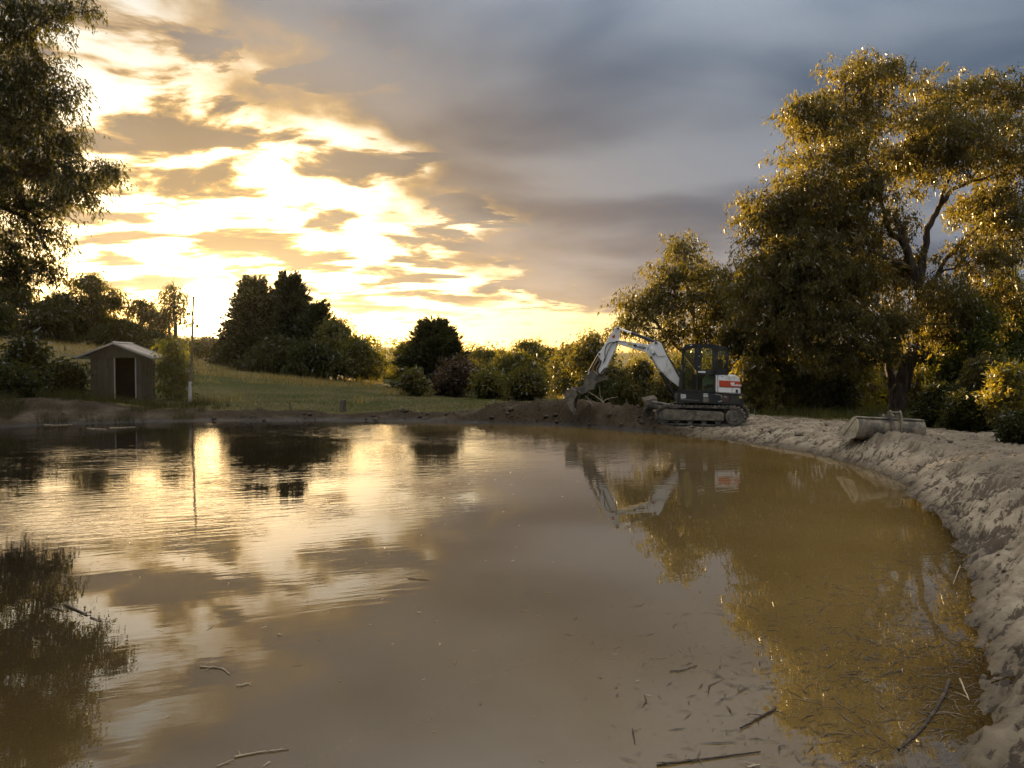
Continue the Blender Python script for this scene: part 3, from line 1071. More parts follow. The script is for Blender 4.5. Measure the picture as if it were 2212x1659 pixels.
auto_gum('gum_tree', 'twin stemmed gum with tall open crown above the shed', G1, 214, 584, 745, 62, 66, 'leaf_olive', 35, .32, 10, .30, 1.0, stems=2)
auto_gum('gum_tree', 'wide dark gum at the left end of the skyline', G1, 40, 600, 740, 80, 62, 'leaf_dark', 36, .34, 10, .08, 1.2)
auto_gum('gum_tree', 'dark gum sloping down between the left end and twin stemmed gum', G1, 128, 628, 745, 52, 64, 'leaf_dark', 37, .34, 9, .06, 1.1)
auto_gum('gum_tree', 'low dense tree filling under the twin stemmed gum', G1, 195, 682, 760, 66, 70, 'leaf_dark', 38, .34, 8, .0, 1.2)
auto_gum('gum_tree', 'broad scrubby gum between twin stemmed gum and the pole', G1, 310, 642, 770, 70, 68, 'leaf_olive', 39, .32, 9, .14, 1.0, stems=2)
auto_gum('gum_tree', 'thin straggly gum with flat tufts just left of the pole', G1, 378, 608, 775, 44, 66, 'leaf_olive', 40, .28, 8, .36, .55, stems=3)
auto_gum('gum_tree', 'low dark tree behind the shed roof and pole', G1, 350, 716, 790, 60, 60, 'leaf_dark', 41, .32, 7, .0, 1.1)
auto_gum('gum_tree', 'low scrub tree directly under the sun', G1, 445, 726, 795, 48, 66, 'leaf_olive', 42, .30, 6, .0, 1.0)
auto_gum('gum_tree', 'leafy golden gum lit on its near side left of the digger bucket', G1, 1112, 758, 866, 58, 48, 'leaf_far', 43, .27, 9, .10, 1.2)
auto_gum('gum_tree', 'dark rounded gum behind the lit one left of the digger', G1, 1122, 732, 866, 66, 66, 'leaf_far', 44, .32, 8, .05, 1.1)
auto_gum('gum_tree', 'pointed dark tree on the ridge left of the digger arm', G1, 1164, 729, 866, 48, 74, 'leaf_olive', 45, .32, 8, .05, 1.0)
auto_gum('gum_tree', 'spreading gum on the ridge right of the lone cypress', G1, 1040, 744, 862, 74, 76, 'leaf_far', 46, .34, 8, .05, 1.1)
auto_gum('gum_tree', 'low dark bush tree beside the purple shrub', G1, 1010, 780, 866, 54, 54, 'leaf_olive', 47, .28, 6, .0, 1.1)
auto_gum('gum_tree', 'olive gum sloping up to the top of the digger arm', G1, 1285, 708, 868, 66, 46, 'leaf_olive', 48, .27, 9, .02, 1.2)
auto_gum('gum_tree', 'bushy gum left of the digger arm by the distant track', G1, 1232, 742, 868, 52, 52, 'leaf_olive', 49, .28, 8, .02, 1.1)
auto_gum('gum_tree', 'dense dark tree behind the left foot of the twin stemmed gum', G1, 95, 655, 750, 60, 58, 'leaf_dark', 90, .32, 8, .0, 1.2)
auto_gum('gum_tree', 'dense dark tree between the shed roof and the twin stemmed gum', G1, 262, 690, 765, 52, 62, 'leaf_dark', 91, .32, 8, .0, 1.2)
auto_gum('gum_tree', 'dark wide tree closing the far left skyline', G1, -20, 640, 745, 70, 55, 'leaf_dark', 92, .32, 8, .0, 1.2)
auto_gum('gum_tree', 'low dark scrub filling under the tall cypress pair', G1, 590, 725, 806, 72, 58, 'leaf_dark', 93, .30, 8, .0, 1.2)
auto_gum('gum_tree', 'low dark scrub under the cypress shoulder', G1, 668, 735, 812, 52, 56, 'leaf_dark', 94, .28, 7, .0, 1.2)
auto_gum('gum_tree', 'low dark scrub left of the cypresses under the sun glow', G1, 502, 735, 800, 42, 60, 'leaf_dark', 95, .28, 7, .0, 1.1)
auto_gum('gum_tree', 'hazy ridge tree between the lit gum and the digger arm', G1, 1195, 742, 866, 60, 84, 'leaf_far', 96, .34, 8, .05, 1.1)
auto_gum('gum_tree', 'hazy ridge tree over the purple shrub', G1, 1078, 750, 866, 60, 84, 'leaf_far', 97, .34, 8, .05, 1.1)
auto_gum('purple_shrub', 'rounded purple leaved shrub in front of the lone cypress', None, 978, 790, 878, 48, 44, 'leaf_purple', 50, .22, 7, .0, 1.2, spray=bush_spray, cat='shrub')
auto_gum('shrub', 'small olive bush left of the purple shrub', None, 893, 812, 876, 24, 42, 'leaf_olive', 51, .20, 5, .0, .9, spray=bush_spray, cat='shrub')
auto_gum('shrub', 'weeping yellow green shrub between the shed and the pole', None, 380, 722, 872, 40, 33, 'leaf_green', 52, .17, 11, .02, .6, flat=.9, cat='shrub', stems=4)
auto_gum('shrub', 'scrubby bush on the bank left of the shed', None, 60, 745, 880, 62, 31, 'leaf_dark', 53, .22, 8, .0, 1.2, spray=bush_spray, cat='shrub')
auto_gum('shrub', 'dark tangled bush at the water edge in the far left corner', None, 20, 800, 900, 60, 27.5, 'leaf_dark', 54, .20, 7, .0, 1.2, spray=bush_spray, cat='shrub')
auto_gum('shrub', 'low dark bush against the left wall of the shed', None, 145, 800, 880, 36, 31, 'leaf_dark', 55, .18, 6, .0, 1.1, spray=bush_spray, cat='shrub')
auto_gum('shrub', 'grey green bush on the track left of the digger bucket', None, 1062, 822, 878, 32, 40, 'leaf_far', 56, .22, 6, .0, 1.1, spray=bush_spray, cat='shrub')
auto_gum('shrub', 'olive bush below the lit gum left of the mud pile', None, 1138, 820, 880, 32, 38, 'leaf_olive', 57, .22, 6, .0, 1.1, spray=bush_spray, cat='shrub')

# ------------------------------------------------------------------ thickets behind the digger and the bucket
G2 = 'thicket behind the far bank'
def thicket(px, top, half, Y, mat, seed, label, leaf=.17, spray=gum_spray, n=7, dens=.95):
    auto_gum('shrub', label, G2, px, top, 890, half, Y, mat, seed, leaf, n, .0, dens, 'bark_grey', 26, spray, .5, 'shrub', 3)

thicket(1330, 792, 40, 31, 'leaf_olive', 61, 'olive shrub under the elbow of the digger boom')
thicket(1390, 770, 46, 34, 'leaf_olive', 62, 'hanging olive shrub framed by the digger boom')
thicket(1450, 790, 42, 30, 'leaf_olive', 63, 'olive shrub left of the digger cab front')
thicket(1290, 815, 36, 28.5, 'leaf_dark', 64, 'dark green shrub just right of the digger bucket')
thicket(1625, 760, 40, 29, 'leaf_backlit_gold', 65, 'shrub tinted with backlit gold touching the rear of the digger')
thicket(1680, 745, 46, 33, 'leaf_backlit_gold', 66, 'backlit gold tinted shrub second from the rear of the digger')
thicket(1742, 770, 42, 30, 'leaf_backlit_gold', 67, 'shrub tinted with gold backlight midway between digger and leaning trunk')
thicket(1800, 792, 40, 29, 'leaf_olive', 68, 'olive shrub left of the leaning trunk')
thicket(1850, 750, 46, 36, 'leaf_backlit_gold', 69, 'shrub tinted bright backlit gold seen through left of the leaning trunk', .2)
thicket(1895, 760, 40, 38, 'leaf_backlit_gold', 70, 'shrub tinted glowing backlit yellow directly behind the leaning trunk', .2)
thicket(1990, 790, 46, 30, 'leaf_backlit_gold', 71, 'shrub tinted backlit gold right of the leaning trunk')
thicket(2035, 840, 42, 20.5, 'leaf_dark', 72, 'black green bush behind the right end of the spare bucket', .11, bush_spray, 9, 1.7)
thicket(2095, 865, 44, 18.5, 'leaf_dark', 73, 'dark bush on the crest right of the spare bucket', .10, bush_spray, 9, 1.8)
thicket(2100, 640, 70, 27, 'leaf_green', 74, 'tall yellow green wattle right of the leaning trunk', .17, bush_spray, 10, 1.6)
thicket(2185, 585, 60, 30, 'leaf_green', 75, 'yellow green wattle at the right picture edge', .18, bush_spray, 10, 1.5)
thicket(2180, 800, 40, 17.5, 'leaf_backlit_gold', 76, 'sapling with large golden leaves at the right edge', .11, bush_spray, 7, 1.0)
thicket(2200, 905, 34, 14.5, 'leaf_dark', 77, 'low leafy bush in the right corner of the bank', .08, bush_spray, 7, 1.5)
thicket(2140, 760, 50, 24, 'leaf_olive', 78, 'brown olive scrub between wattle and dark bush', .16, gum_spray, 8, 1.3)
thicket(1560, 800, 44, 34, 'leaf_olive', 79, 'olive shrub seen through the digger cab windows')
thicket(1940, 730, 60, 44, 'leaf_backlit_gold', 80, 'broad tree tinted backlit gold filling the gap behind the leaning trunk', .24, gum_spray, 9, 1.3)
thicket(2035, 660, 66, 36, 'leaf_backlit_gold', 83, 'tall tree tinted backlit gold between the leaning trunk and the wattle', .2, gum_spray, 9, 1.5)
thicket(2000, 720, 50, 33, 'leaf_olive', 84, 'olive shrub right behind the low limb of the leaning trunk', .18, gum_spray, 8, 1.4)
thicket(1770, 700, 60, 46, 'leaf_backlit_gold', 81, 'broad tree tinted backlit gold filling the gap right of the digger', .24, gum_spray, 9, 1.3)
thicket(1480, 740, 50, 46, 'leaf_backlit_gold', 82, 'tree tinted backlit gold glimpsed through the digger boom gum', .24, gum_spray, 9, 1.2)


# woods too far off to tell apart
def far_wood():
    rng = np.random.default_rng(5)
    n = 2000
    a = rng.uniform(-.95, .95, n)
    r = 120 * np.exp(rng.random(n) * 2.15)
    sx = np.sin(a) * r
    ok = (r > 165) | (a > .02) | ((r > 120) & (a > -.27))
    ok &= ~((np.abs(a - .055) < .022) & (r < 260))       # the open track down the far slope
    a, r = a[ok], r[ok]
    x, y = np.sin(a) * r, np.cos(a) * r
    z = ground_z(x, y)
    h = rng.uniform(4, 8.5, len(x)) * np.where(np.abs(a - SUN_AZ) < .06, .6, 1)
    def tuft():
        p = rng.normal(0, .85, (34, 3)) * np.array([1, 1, .75])
        ln = rng.uniform(.18, .42, 34)
        return leaf_quads(rng, p, rng.normal(size=(34, 3)) + np.array([0, 0, .2]), ln, ln * .5)
    temps = [tuft() for _ in range(6)]
    pts, sc = [], []
    for k in range(4):
        w = (.19, .21, .17, .08)[k]
        pts.append(np.stack([x + rng.normal(0, w * .6, len(x)) * h, y + rng.normal(0, w * .6, len(x)) * h, z + h * (.16 + .22 * k)], 1))
        sc.append(h * w)
    q = place_sprays(rng, temps, np.concatenate(pts), np.concatenate(sc))
    o = leaves_obj('far_wood', q, MAT['leaf_far'], None, (0, 0, 0))
    tag(o, 'distant bushland covering the hills on the horizon', None, None, 'stuff')


far_wood()


# ------------------------------------------------------------------ solid-modelling helpers
def bm_obj(name, bm, mat, parent=None, smooth_angle=None):
    bmesh.ops.recalc_face_normals(bm, faces=bm.faces)
    me = bpy.data.meshes.new(name)
    bm.to_mesh(me)
    bm.free()
    if smooth_angle:
        me.polygons.foreach_set('use_smooth', np.ones(len(me.polygons), dtype=bool))
        me.set_sharp_from_angle(angle=math.radians(smooth_angle))
    return link_mesh(name, me, MAT[mat] if isinstance(mat, str) else mat, parent)


def prism_bm(profile, y0, y1, bevel=0.0, bm=None, seg=2):
    """profile: (x, z) pairs, extruded along y"""
    new = bmesh.new()
    lo = [new.verts.new((p[0], y0, p[1])) for p in profile]
    hi = [new.verts.new((p[0], y1, p[1])) for p in profile]
    n = len(profile)
    new.faces.new(lo)
    new.faces.new(hi)
    for i in range(n):
        new.faces.new((lo[i], lo[(i + 1) % n], hi[(i + 1) % n], hi[i]))
    if bevel:
        bmesh.ops.recalc_face_normals(new, faces=new.faces)
        bmesh.ops.bevel(new, geom=new.edges[:], offset=bevel, segments=seg, affect='EDGES', clamp_overlap=True)
    if bm is None:
        return new
    me = bpy.data.meshes.new('tmp')
    new.to_mesh(me)
    new.free()
    bm.from_mesh(me)
    bpy.data.meshes.remove(me)
    return bm


def prism(name, profile, y0, y1, mat, parent, bevel=0.0, seg=2):
    return bm_obj(name, prism_bm(profile, y0, y1, bevel, None, seg), mat, parent, 35 if bevel else None)


def box_bm(c, s, bevel=0.0, bm=None):
    x, y, z = c
    a, b_, d = s[0] / 2, s[1] / 2, s[2] / 2
    return prism_bm([(x - a, z - d), (x + a, z - d), (x + a, z + d), (x - a, z + d)], y - b_, y + b_, bevel, bm)


def box(name, c, s, mat, parent, bevel=0.0):
    return bm_obj(name, box_bm(c, s, bevel), mat, parent, 35 if bevel else None)


def rod_bm(a, b_, r, sides=14, bm=None, r2=None):
    bm = bm or bmesh.new()
    a, b_ = Vector(a), Vector(b_)
    d = b_ - a
    m = Matrix.Translation((a + b_) / 2) @ d.to_track_quat('Z', 'Y').to_matrix().to_4x4()
    bmesh.ops.create_cone(bm, cap_ends=True, segments=sides, radius1=r, radius2=r if r2 is None else r2, depth=d.length, matrix=m)
    return bm


def rod(name, a, b_, r, mat, parent, sides=14, r2=None):
    return bm_obj(name, rod_bm(a, b_, r, sides, None, r2), mat, parent, 40)


def hose(name, pts, r, mat, parent, sides=8):
    p = np.array(pts, float)
    k = np.linspace(0, len(p) - 1, (len(p) - 1) * 5 + 1)
    q = np.stack([np.interp(k, np.arange(len(p)), p[:, i]) for i in range(3)], 1)
    for _ in range(3):
        q[1:-1] = (q[:-2] + 2 * q[1:-1] + q[2:]) / 4
    T = Tubes()
    T.add(q, np.full(len(q), r), sides)
    return T.build(name, MAT[mat], parent, (0, 0, 0))


def text_mesh(name, body, size, mat, parent, matrix, shear=0.0, bold=0.0, extrude=.0015):
    cu = bpy.data.curves.new('txt', 'FONT')
    cu.body = body
    cu.size = size
    cu.shear = shear
    cu.offset = bold
    cu.extrude = extrude
    cu.align_x, cu.align_y = 'CENTER', 'CENTER'
    cu.resolution_u = 3
    t = bpy.data.objects.new('txt', cu)
    C.objects.link(t)
    bpy.context.view_layer.update()
    me = bpy.data.meshes.new_from_object(t.evaluated_get(bpy.context.evaluated_depsgraph_get()))
    bpy.data.objects.remove(t)
    bpy.data.curves.remove(cu)
    me.transform(matrix)
    o = link_mesh(name, me, None, parent)
    me.materials.clear()
    me.materials.append(MAT[mat])
    return o


MAT['white_paint'] = dirty('white_paint', (.80, .80, .79), (.40, .36, .29), 4.2, .42, (.52, .74), 0, 0, 3)
MAT['black_paint'] = dirty('black_paint', (.016, .016, .017), (.075, .064, .05), 4.0, .42, (.50, .80))
MAT['black_rubber'] = dirty('black_rubber', (.022, .021, .02), (.15, .125, .095), 5.0, .8, (.38, .68), 0, .01)
MAT['muddy_steel'] = dirty('muddy_steel', (.060, .055, .050), (.19, .16, .12), 5.5, .7, (.36, .66), 0, .01)
MAT['mud_caked'] = dirty('mud_caked', (.085, .072, .055), (.20, .17, .125), 6.0, .85, (.35, .65), 0, .02)
MAT['bucket_steel'] = dirty('bucket_steel', (.085, .072, .055), (.27, .22, .155), 3.0, .68, (.40, .60), .1, .006)
MAT['bucket_clay'] = dirty('bucket_clay', (.42, .365, .27), (.28, .235, .17), 5.0, .8, (.4, .65), 0, .01)
MAT['chrome'] = dirty('chrome', (.72, .72, .70), (.5, .48, .44), 9, .2, (.55, .8), 1.0)
MAT['decal_red'] = dirty('decal_red', (.52, .062, .018), (.36, .06, .03), 4, .45, (.6, .85))
MAT['decal_white'] = dirty('decal_white', (.78, .78, .77), (.6, .58, .54), 9, .5, (.6, .8))
MAT['decal_black'] = dirty('decal_black', (.018, .018, .018), (.05, .05, .045), 9, .5, (.6, .8))
MAT['decal_yellow'] = dirty('decal_yellow', (.50, .42, .06), (.3, .25, .08), 9, .5, (.5, .8))
MAT['decal_grey'] = dirty('decal_grey', (.33, .33, .31), (.2, .2, .18), 20, .6, (.45, .6))
MAT['rust'] = dirty('rust', (.085, .04, .026), (.05, .035, .028), 7, .75, (.4, .6), 0, .004)
MAT['seat_pale'] = dirty('seat_pale', (.40, .50, .45), (.25, .30, .26), 3, .6, (.5, .8))


def glass_material(name, tint, gloss_ior=1.45):
    m, nt, b = material(name)
    nt.nodes.remove(b)
    tr = nt.nodes.new('ShaderNodeBsdfTransparent')
    tr.inputs[0].default_value = (*tint, 1)
    df = nt.nodes.new('ShaderNodeBsdfDiffuse')
    df.inputs[0].default_value = (.25, .23, .19, 1)
    gl = nt.nodes.new('ShaderNodeBsdfGlossy')
    gl.inputs['Roughness'].default_value = .03
    fr = nt.nodes.new('ShaderNodeFresnel')
    fr.inputs[0].default_value = gloss_ior
    dust = xsmooth(xnoise(xobj(), 5, 4, .6), .4, .8) * .06 + .02
    m1 = nt.nodes.new('ShaderNodeMixShader')
    nt.links.new(dust.s, m1.inputs[0])
    nt.links.new(tr.outputs[0], m1.inputs[1])
    nt.links.new(df.outputs[0], m1.inputs[2])
    m2 = nt.nodes.new('ShaderNodeMixShader')
    nt.links.new(fr.outputs[0], m2.inputs[0])
    nt.links.new(m1.outputs[0], m2.inputs[1])
    nt.links.new(gl.outputs[0], m2.inputs[2])
    nt.links.new(m2.outputs[0], nt.nodes['Material Output'].inputs[0])
    return m


MAT['glass'] = glass_material('glass', (.82, .86, .76))


# ------------------------------------------------------------------ the digger
def build_excavator():
    yaw = math.radians(14.0)
    loc = Vector((5.93, 22.9, .185))
    root = empty('excavator', loc, 'white and black compact excavator reaching its boom left on the far mud bank', 'excavator')
    root.rotation_euler = (0, 0, math.pi - yaw)
    Minv = (Matrix.Translation(loc) @ Matrix.Rotation(math.pi - yaw, 4, 'Z')).inverted()

    def local(px, py, yl):
        o, d = Minv @ Vector((0, 0, CAMZ)), None
        d = Minv @ at(px, py, 20.0) - o
        t = (yl - o.y) / d.y
        p = o + d * t
        return (p.x, p.z)

    def z1(pts, yl=0.0):      # measured on an enlargement of the whole machine
        return [local((1350 + a * .248643) / 1.130199, (760 + b_ * .248643) / 1.130199, yl) for a, b_ in pts]

    def zA(pts, yl=.85):      # measured on an enlargement of the cab
        return [local((1640 + a * .132626) / 1.130199, (830 + b_ * .132626) / 1.130199, yl) for a, b_ in pts]

    def z2(pts, yl=0.0):      # measured on an enlargement of the bucket
        return [local((1370 + a * .08436) / 1.130199, (890 + b_ * .08436) / 1.130199, yl) for a, b_ in pts]

    # --- undercarriage, turned a little against the house
    ua = math.radians(-8)
    ur = Matrix.Rotation(ua, 4, 'Z')

    def under(o):
        o.data.transform(ur)
        return o

    L, R = 1.0, .29
    path = []
    for k in range(15):
        a = -math.pi / 2 + math.pi * k / 14
        path.append((L + math.cos(a) * R, R + math.sin(a) * R))
    for k in range(15):
        a = math.pi / 2 + math.pi * k / 14
        path.append((-L + math.cos(a) * R, R + math.sin(a) * R))
    for side in (1, -1):
        yc = side * .78
        y0, y1 = yc - .20, yc + .20
        bm = bmesh.new()
        n = len(path)
        rings = []
        for px, pz in path:
            cx_ = L if px > L else (-L if px < -L else px)
            nx, nz = px - cx_, pz - R
            ln = math.hypot(nx, nz) or 1
            ix, iz = px - nx / ln * .055, pz - nz / ln * .055
            rings.append([bm.verts.new(p) for p in ((px, y0, pz), (px, y1, pz), (ix, y1, iz), (ix, y0, iz))])
        for i in range(n):
            a_, b_ = rings[i], rings[(i + 1) % n]
            for q in range(4):
                bm.faces.new((a_[q], a_[(q + 1) % 4], b_[(q + 1) % 4], b_[q]))
        belt = under(bm_obj('track_belt', bm, 'black_rubber', root, 35))
        # lugs along the belt
        bm = bmesh.new()
        per = 4 * L + 2 * math.pi * R
        N = 52
        for k in range(N):
            s_ = per * k / N
            if s_ < 2 * L:
                p, ang = (-L + s_, 0), -math.pi / 2
            elif s_ < 2 * L + math.pi * R:
                ang = -math.pi / 2 + (s_ - 2 * L) / R
                p = (L + math.cos(ang) * R, R + math.sin(ang) * R)
            elif s_ < 4 * L + math.pi * R:
                p, ang = (L - (s_ - 2 * L - math.pi * R), 2 * R), math.pi / 2
            else:
                ang = math.pi / 2 + (s_ - 4 * L - math.pi * R) / R
                p = (-L + math.cos(ang) * R, R + math.sin(ang) * R)
            M = Matrix.Translation((p[0] + math.cos(ang) * .008, yc, p[1] + math.sin(ang) * .008)) @ Matrix.Rotation(-ang, 4, 'Y')
            bmesh.ops.create_cube(bm, size=1, matrix=M @ Matrix.Diagonal((.034, .37, .045, 1)))
        lugs = under(bm_obj('track_lugs', bm, 'mud_caked', root))
        lugs.parent = belt
        under(prism('track_frame', [(-.72, .16), (.98, .13), (1.08, .20), (1.06, .44), (.9, .47), (-.66, .43), (-.74, .36)], yc - .17 if side > 0 else yc - .215, yc + .215 if side > 0 else yc + .17, 'mud_caked', root, .02))
        under(rod('sprocket', (-L, yc - .12, R), (-L, yc + .16, R), .235, 'muddy_steel', root, 20))
        under(rod('sprocket_hub', (-L, yc + side * .16, R), (-L, yc + side * .205, R), .125, 'muddy_steel', root, 16))
        under(rod('idler', (L, yc - .14, R), (L, yc + .14, R), .225, 'muddy_steel', root, 20))
        for k in range(4):
            xx = -.55 + k * .4
            under(rod('track_roller', (xx, yc - .15, .13), (xx, yc + .15, .13), .085, 'muddy_steel', root, 12))
        if side > 0:
            for xx, sz in ((.28, .05), (.02, .06)):
                under(box('track_decal', (xx, yc + .2165, .36), (sz, .004, .022), 'decal_grey', root))
    under(prism('track_carriage', [(-.75, .26), (.75, .26), (.6, .58), (-.6, .58)], -.58, .58, 'muddy_steel', root, .02))
    under(rod('slew_ring', (0, 0, .56), (0, 0, .70), .46, 'muddy_steel', root, 26))
    # blade raised in front
    prof = [(1.72, .36), (1.66, .46), (1.64, .58), (1.67, .70), (1.75, .80), (1.72, .81), (1.62, .71), (1.59, .58), (1.61, .45), (1.68, .34)]
    under(prism('blade', prof, -.95, .95, 'mud_caked', root))
    for yy in (-.45, .45):
        under(prism('blade_arm', [(.7, .36), (.7, .46), (1.62, .62), (1.62, .50)], yy - .05, yy + .05, 'muddy_steel', root, .01))
    under(rod('blade_cylinder', (.72, 0, .5), (1.6, 0, .62), .05, 'muddy_steel', root, 10))

    # --- house
    band = zA([(120, 955), (790, 972), (800, 992), (1325, 1005), (1332, 1185), (1300, 1205), (950, 1192), (580, 1165), (140, 1150), (105, 1095)])
    prism('house_base', band, -.86, .85, 'black_paint', root, .025)
    cover = zA([(800, 632), (1180, 652), (1216, 664), (1258, 740), (1266, 995), (860, 972), (800, 962)])
    cov = prism('engine_cover', cover, -.86, .852, 'white_paint', root, .035, 3)
    sx = zA([(843, 640), (853, 640), (853, 968), (843, 966)])
    prism('cover_seam', sx, .84, .8545, 'decal_black', cov)
    red = zA([(870, 742), (1259, 764), (1262, 868), (872, 858)])
    stripe = prism('red_stripe', red, .84, .8555, 'decal_red', cov)
    prism('stripe_edge', zA([(870, 859), (1262, 869), (1262, 880), (872, 870)]), .84, .8550, 'decal_black', cov)
    prism('cover_latch', zA([(1176, 912), (1218, 912), (1218, 976), (1176, 974)]), .84, .862, 'decal_black', cov, .006)
    prism('cover_badge', zA([(905, 668), (960, 672), (960, 684), (905, 680)]), .84, .8548, 'decal_grey', cov)

    def face_matrix(px, py, y, rot=0.0, zoom=zA):
        (u, zz), = zoom([(px, py)], y)
        # text lies in its XY plane: its x runs towards -u (to the right in the picture), its y runs up
        M = Matrix(((-1, 0, 0, u), (0, 0, 1, y), (0, 1, 0, zz), (0, 0, 0, 1)))
        return M @ Matrix.Rotation(rot, 4, 'Z')

    text_mesh('stripe_lettering', 'Bobcat', .085, 'decal_white', stripe, face_matrix(1205, 832, .8572, -.03), .2, .003)

    def cat_head(name, parent, mat, M, s):
        pts = [(-.5, .55), (-.28, .30), (.02, .36), (.42, .62), (.44, .22), (.52, -.02), (.34, -.10), (.42, -.28), (.16, -.32), (.02, -.55), (-.14, -.34), (-.40, -.30), (-.30, -.10), (-.52, .0), (-.44, .24)]
        bm = bmesh.new()
        lo = [bm.verts.new(M @ Vector((x * s, y * s, -.001))) for x, y in pts]
        hi = [bm.verts.new(M @ Vector((x * s, y * s, .0015))) for x, y in pts]
        bm.faces.new(hi)
        bm.faces.new(lo)
        for i in range(len(pts)):
            j = (i + 1) % len(pts)
            bm.faces.new((lo[i], lo[j], hi[j], hi[i]))
        return bm_obj(name, bm, mat, parent)

    cat_head('stripe_emblem', stripe, 'decal_white', face_matrix(1118, 812, .8572), .115)
    text_mesh('model_number', 'E50', .165, 'decal_white', root, face_matrix(213, 1042, .8525) @ Matrix.Diagonal((.62, 1, 1, 1)), 0, .006)
    dec = prism('dealer_decal', zA([(582, 984), (668, 986), (668, 1046), (582, 1044)]), .84, .8525, 'decal_white', root)
    text_mesh('decal_lettering', 'KWS', .060, 'decal_black', dec, face_matrix(625, 1006, .8540), 0, .002)
    prism('decal_line', zA([(592, 1026), (658, 1027), (658, 1036), (592, 1035)]), .84, .8540, 'decal_grey', dec)
    prism('service_panel', zA([(582, 1052), (682, 1054), (682, 1150), (582, 1148)]), .84, .8530, 'muddy_steel', root)
    prism('side_hatch', zA([(150, 975), (500, 985), (500, 1106), (160, 1092)]), .84, .8505, 'black_paint', root)
    prism('hatch_trim', zA([(160, 1094), (500, 1108), (500, 1114), (160, 1100)]), .84, .8515, 'decal_grey', root)
    prism('rust_plate', zA([(925, 1015), (1050, 1022), (1050, 1152), (925, 1140)]), .84, .8535, 'rust', root)
    prism('scraped_trim', zA([(795, 985), (915, 1012), (928, 1030), (924, 1076), (910, 1074), (912, 1034), (900, 1022), (800, 1000)]), .84, .8540, 'decal_grey', root)
    prism('scraped_trim', zA([(840, 1132), (905, 1112), (922, 1104), (922, 1130), (860, 1148)]), .84, .8540, 'decal_grey', root)
    prism('scraped_trim', zA([(960, 1040), (985, 1030), (1022, 1050), (1012, 1066), (985, 1052), (968, 1060)]), .84, .8552, 'decal_grey', root)
    prism('reflector', zA([(1240, 1036), (1290, 1038), (1290, 1076), (1240, 1074)]), .84, .8530, 'decal_yellow', root)

    # --- cab: open frame with panes, see-through
    YN, YF = .85, -.06
    frame = {
        'front_pillar': [(128, 952), (150, 600), (188, 240), (200, 190), (250, 165), (222, 300), (206, 560), (196, 952)],
        'roof_rail': [(190, 235), (208, 150), (240, 100), (330, 74), (760, 76), (830, 98), (1000, 132), (1040, 168), (1044, 190), (850, 182), (760, 140), (500, 130), (440, 132), (270, 172), (228, 235)],
        'door_pillar': [(415, 140), (548, 134), (548, 560), (482, 622), (472, 955), (440, 955), (456, 600), (402, 420), (418, 260)],
        'centre_pillar': [(752, 138), (852, 180), (848, 545), (806, 640), (802, 962), (764, 960), (770, 640), (760, 545)],
        'rear_pillar': [(1012, 184), (1046, 186), (1040, 640), (1008, 640)],
        'waist_rail': [(482, 552), (770, 545), (848, 536), (1036, 534), (1036, 642), (482, 640)],
        'sill': [(128, 918), (802, 930), (802, 968), (122, 962)],
    }
    cab = prism('cab_roof', zA([(206, 150), (240, 98), (330, 70), (760, 72), (830, 94), (1000, 128), (1044, 170), (1000, 166), (820, 130), (740, 112), (330, 108), (250, 132)]), YF - .01, YN + .01, 'black_paint', root, .02)
    for nm, pts in frame.items():
        prof = zA(pts, YN)
        prism(nm, prof, YN - .06, YN, 'black_paint', root, .008)
        prism(nm, prof, YF, YF + .06, 'black_paint', root, .008)
    fx = zA([(150, 600), (128, 952), (190, 235)], YN)
    prism('front_cross_bar', [(fx[1][0] + .0, fx[1][1]), (fx[1][0] - .05, fx[1][1]), (fx[1][0] - .05, fx[1][1] + .30), (fx[1][0] - .01, fx[1][1] + .30)], YF + .06, YN - .06, 'black_paint', root)
    rx = zA([(1012, 640), (1040, 640), (1040, 534), (1012, 534)], YN)
    prism('rear_panel', rx, YF + .06, YN - .06, 'black_paint', root)
    fl = zA([(140, 935), (800, 945), (800, 968), (130, 962)], YN)
    prism('cab_floor', fl, YF + .062, YN - .062, 'black_paint', root)
    panes = {
        'door_glass': [(545, 150), (756, 150), (760, 545), (545, 552)],
        'front_side_glass': [(215, 190), (420, 180), (404, 330), (440, 640), (440, 920), (202, 918)],
        'rear_side_glass': [(850, 186), (1012, 192), (1010, 536), (850, 538)],
        'lower_door_glass': [(478, 640), (768, 640), (766, 930), (474, 924)],
    }
    for nm, pts in panes.items():
        prof = zA(pts, YN)
        prism(nm, prof, YN - .034, YN - .028, 'glass', root)
        if nm != 'lower_door_glass':
            prism(nm, prof, YF + .028, YF + .034, 'glass', root)
    prism('off_side_panel', zA([(478, 640), (768, 640), (766, 930), (474, 924)], YN), YF + .01, YF + .05, 'black_paint', root)
    ws = zA([(150, 600), (190, 235), (200, 240), (162, 600)], YN)
    prism('windscreen', ws, YF + .06, YN - .06, 'glass', root)
    rw = zA([(1022, 190), (1028, 190), (1026, 534), (1020, 534)], YN)
    prism('rear_window', rw, YF + .06, YN - .06, 'glass', root)
    # inside
    prism('seat_back', zA([(830, 360), (920, 350), (945, 420), (900, 640), (720, 660), (700, 620), (820, 560)], .35), .18, .58, 'black_paint', root, .03)
    prism('seat_base', zA([(556, 930), (566, 760), (600, 668), (640, 650), (764, 655), (766, 930)], .62), .16, .64, 'seat_pale', root, .02)
    prism('seat_recess', zA([(612, 820), (622, 715), (660, 700), (752, 702), (755, 820)], .655), .60, .655, 'seat_pale', root, .006)
    prism('arm_console', zA([(582, 858), (700, 856), (706, 820), (820, 822), (820, 866), (582, 868)], .70), .60, .74, 'rust', root, .006)
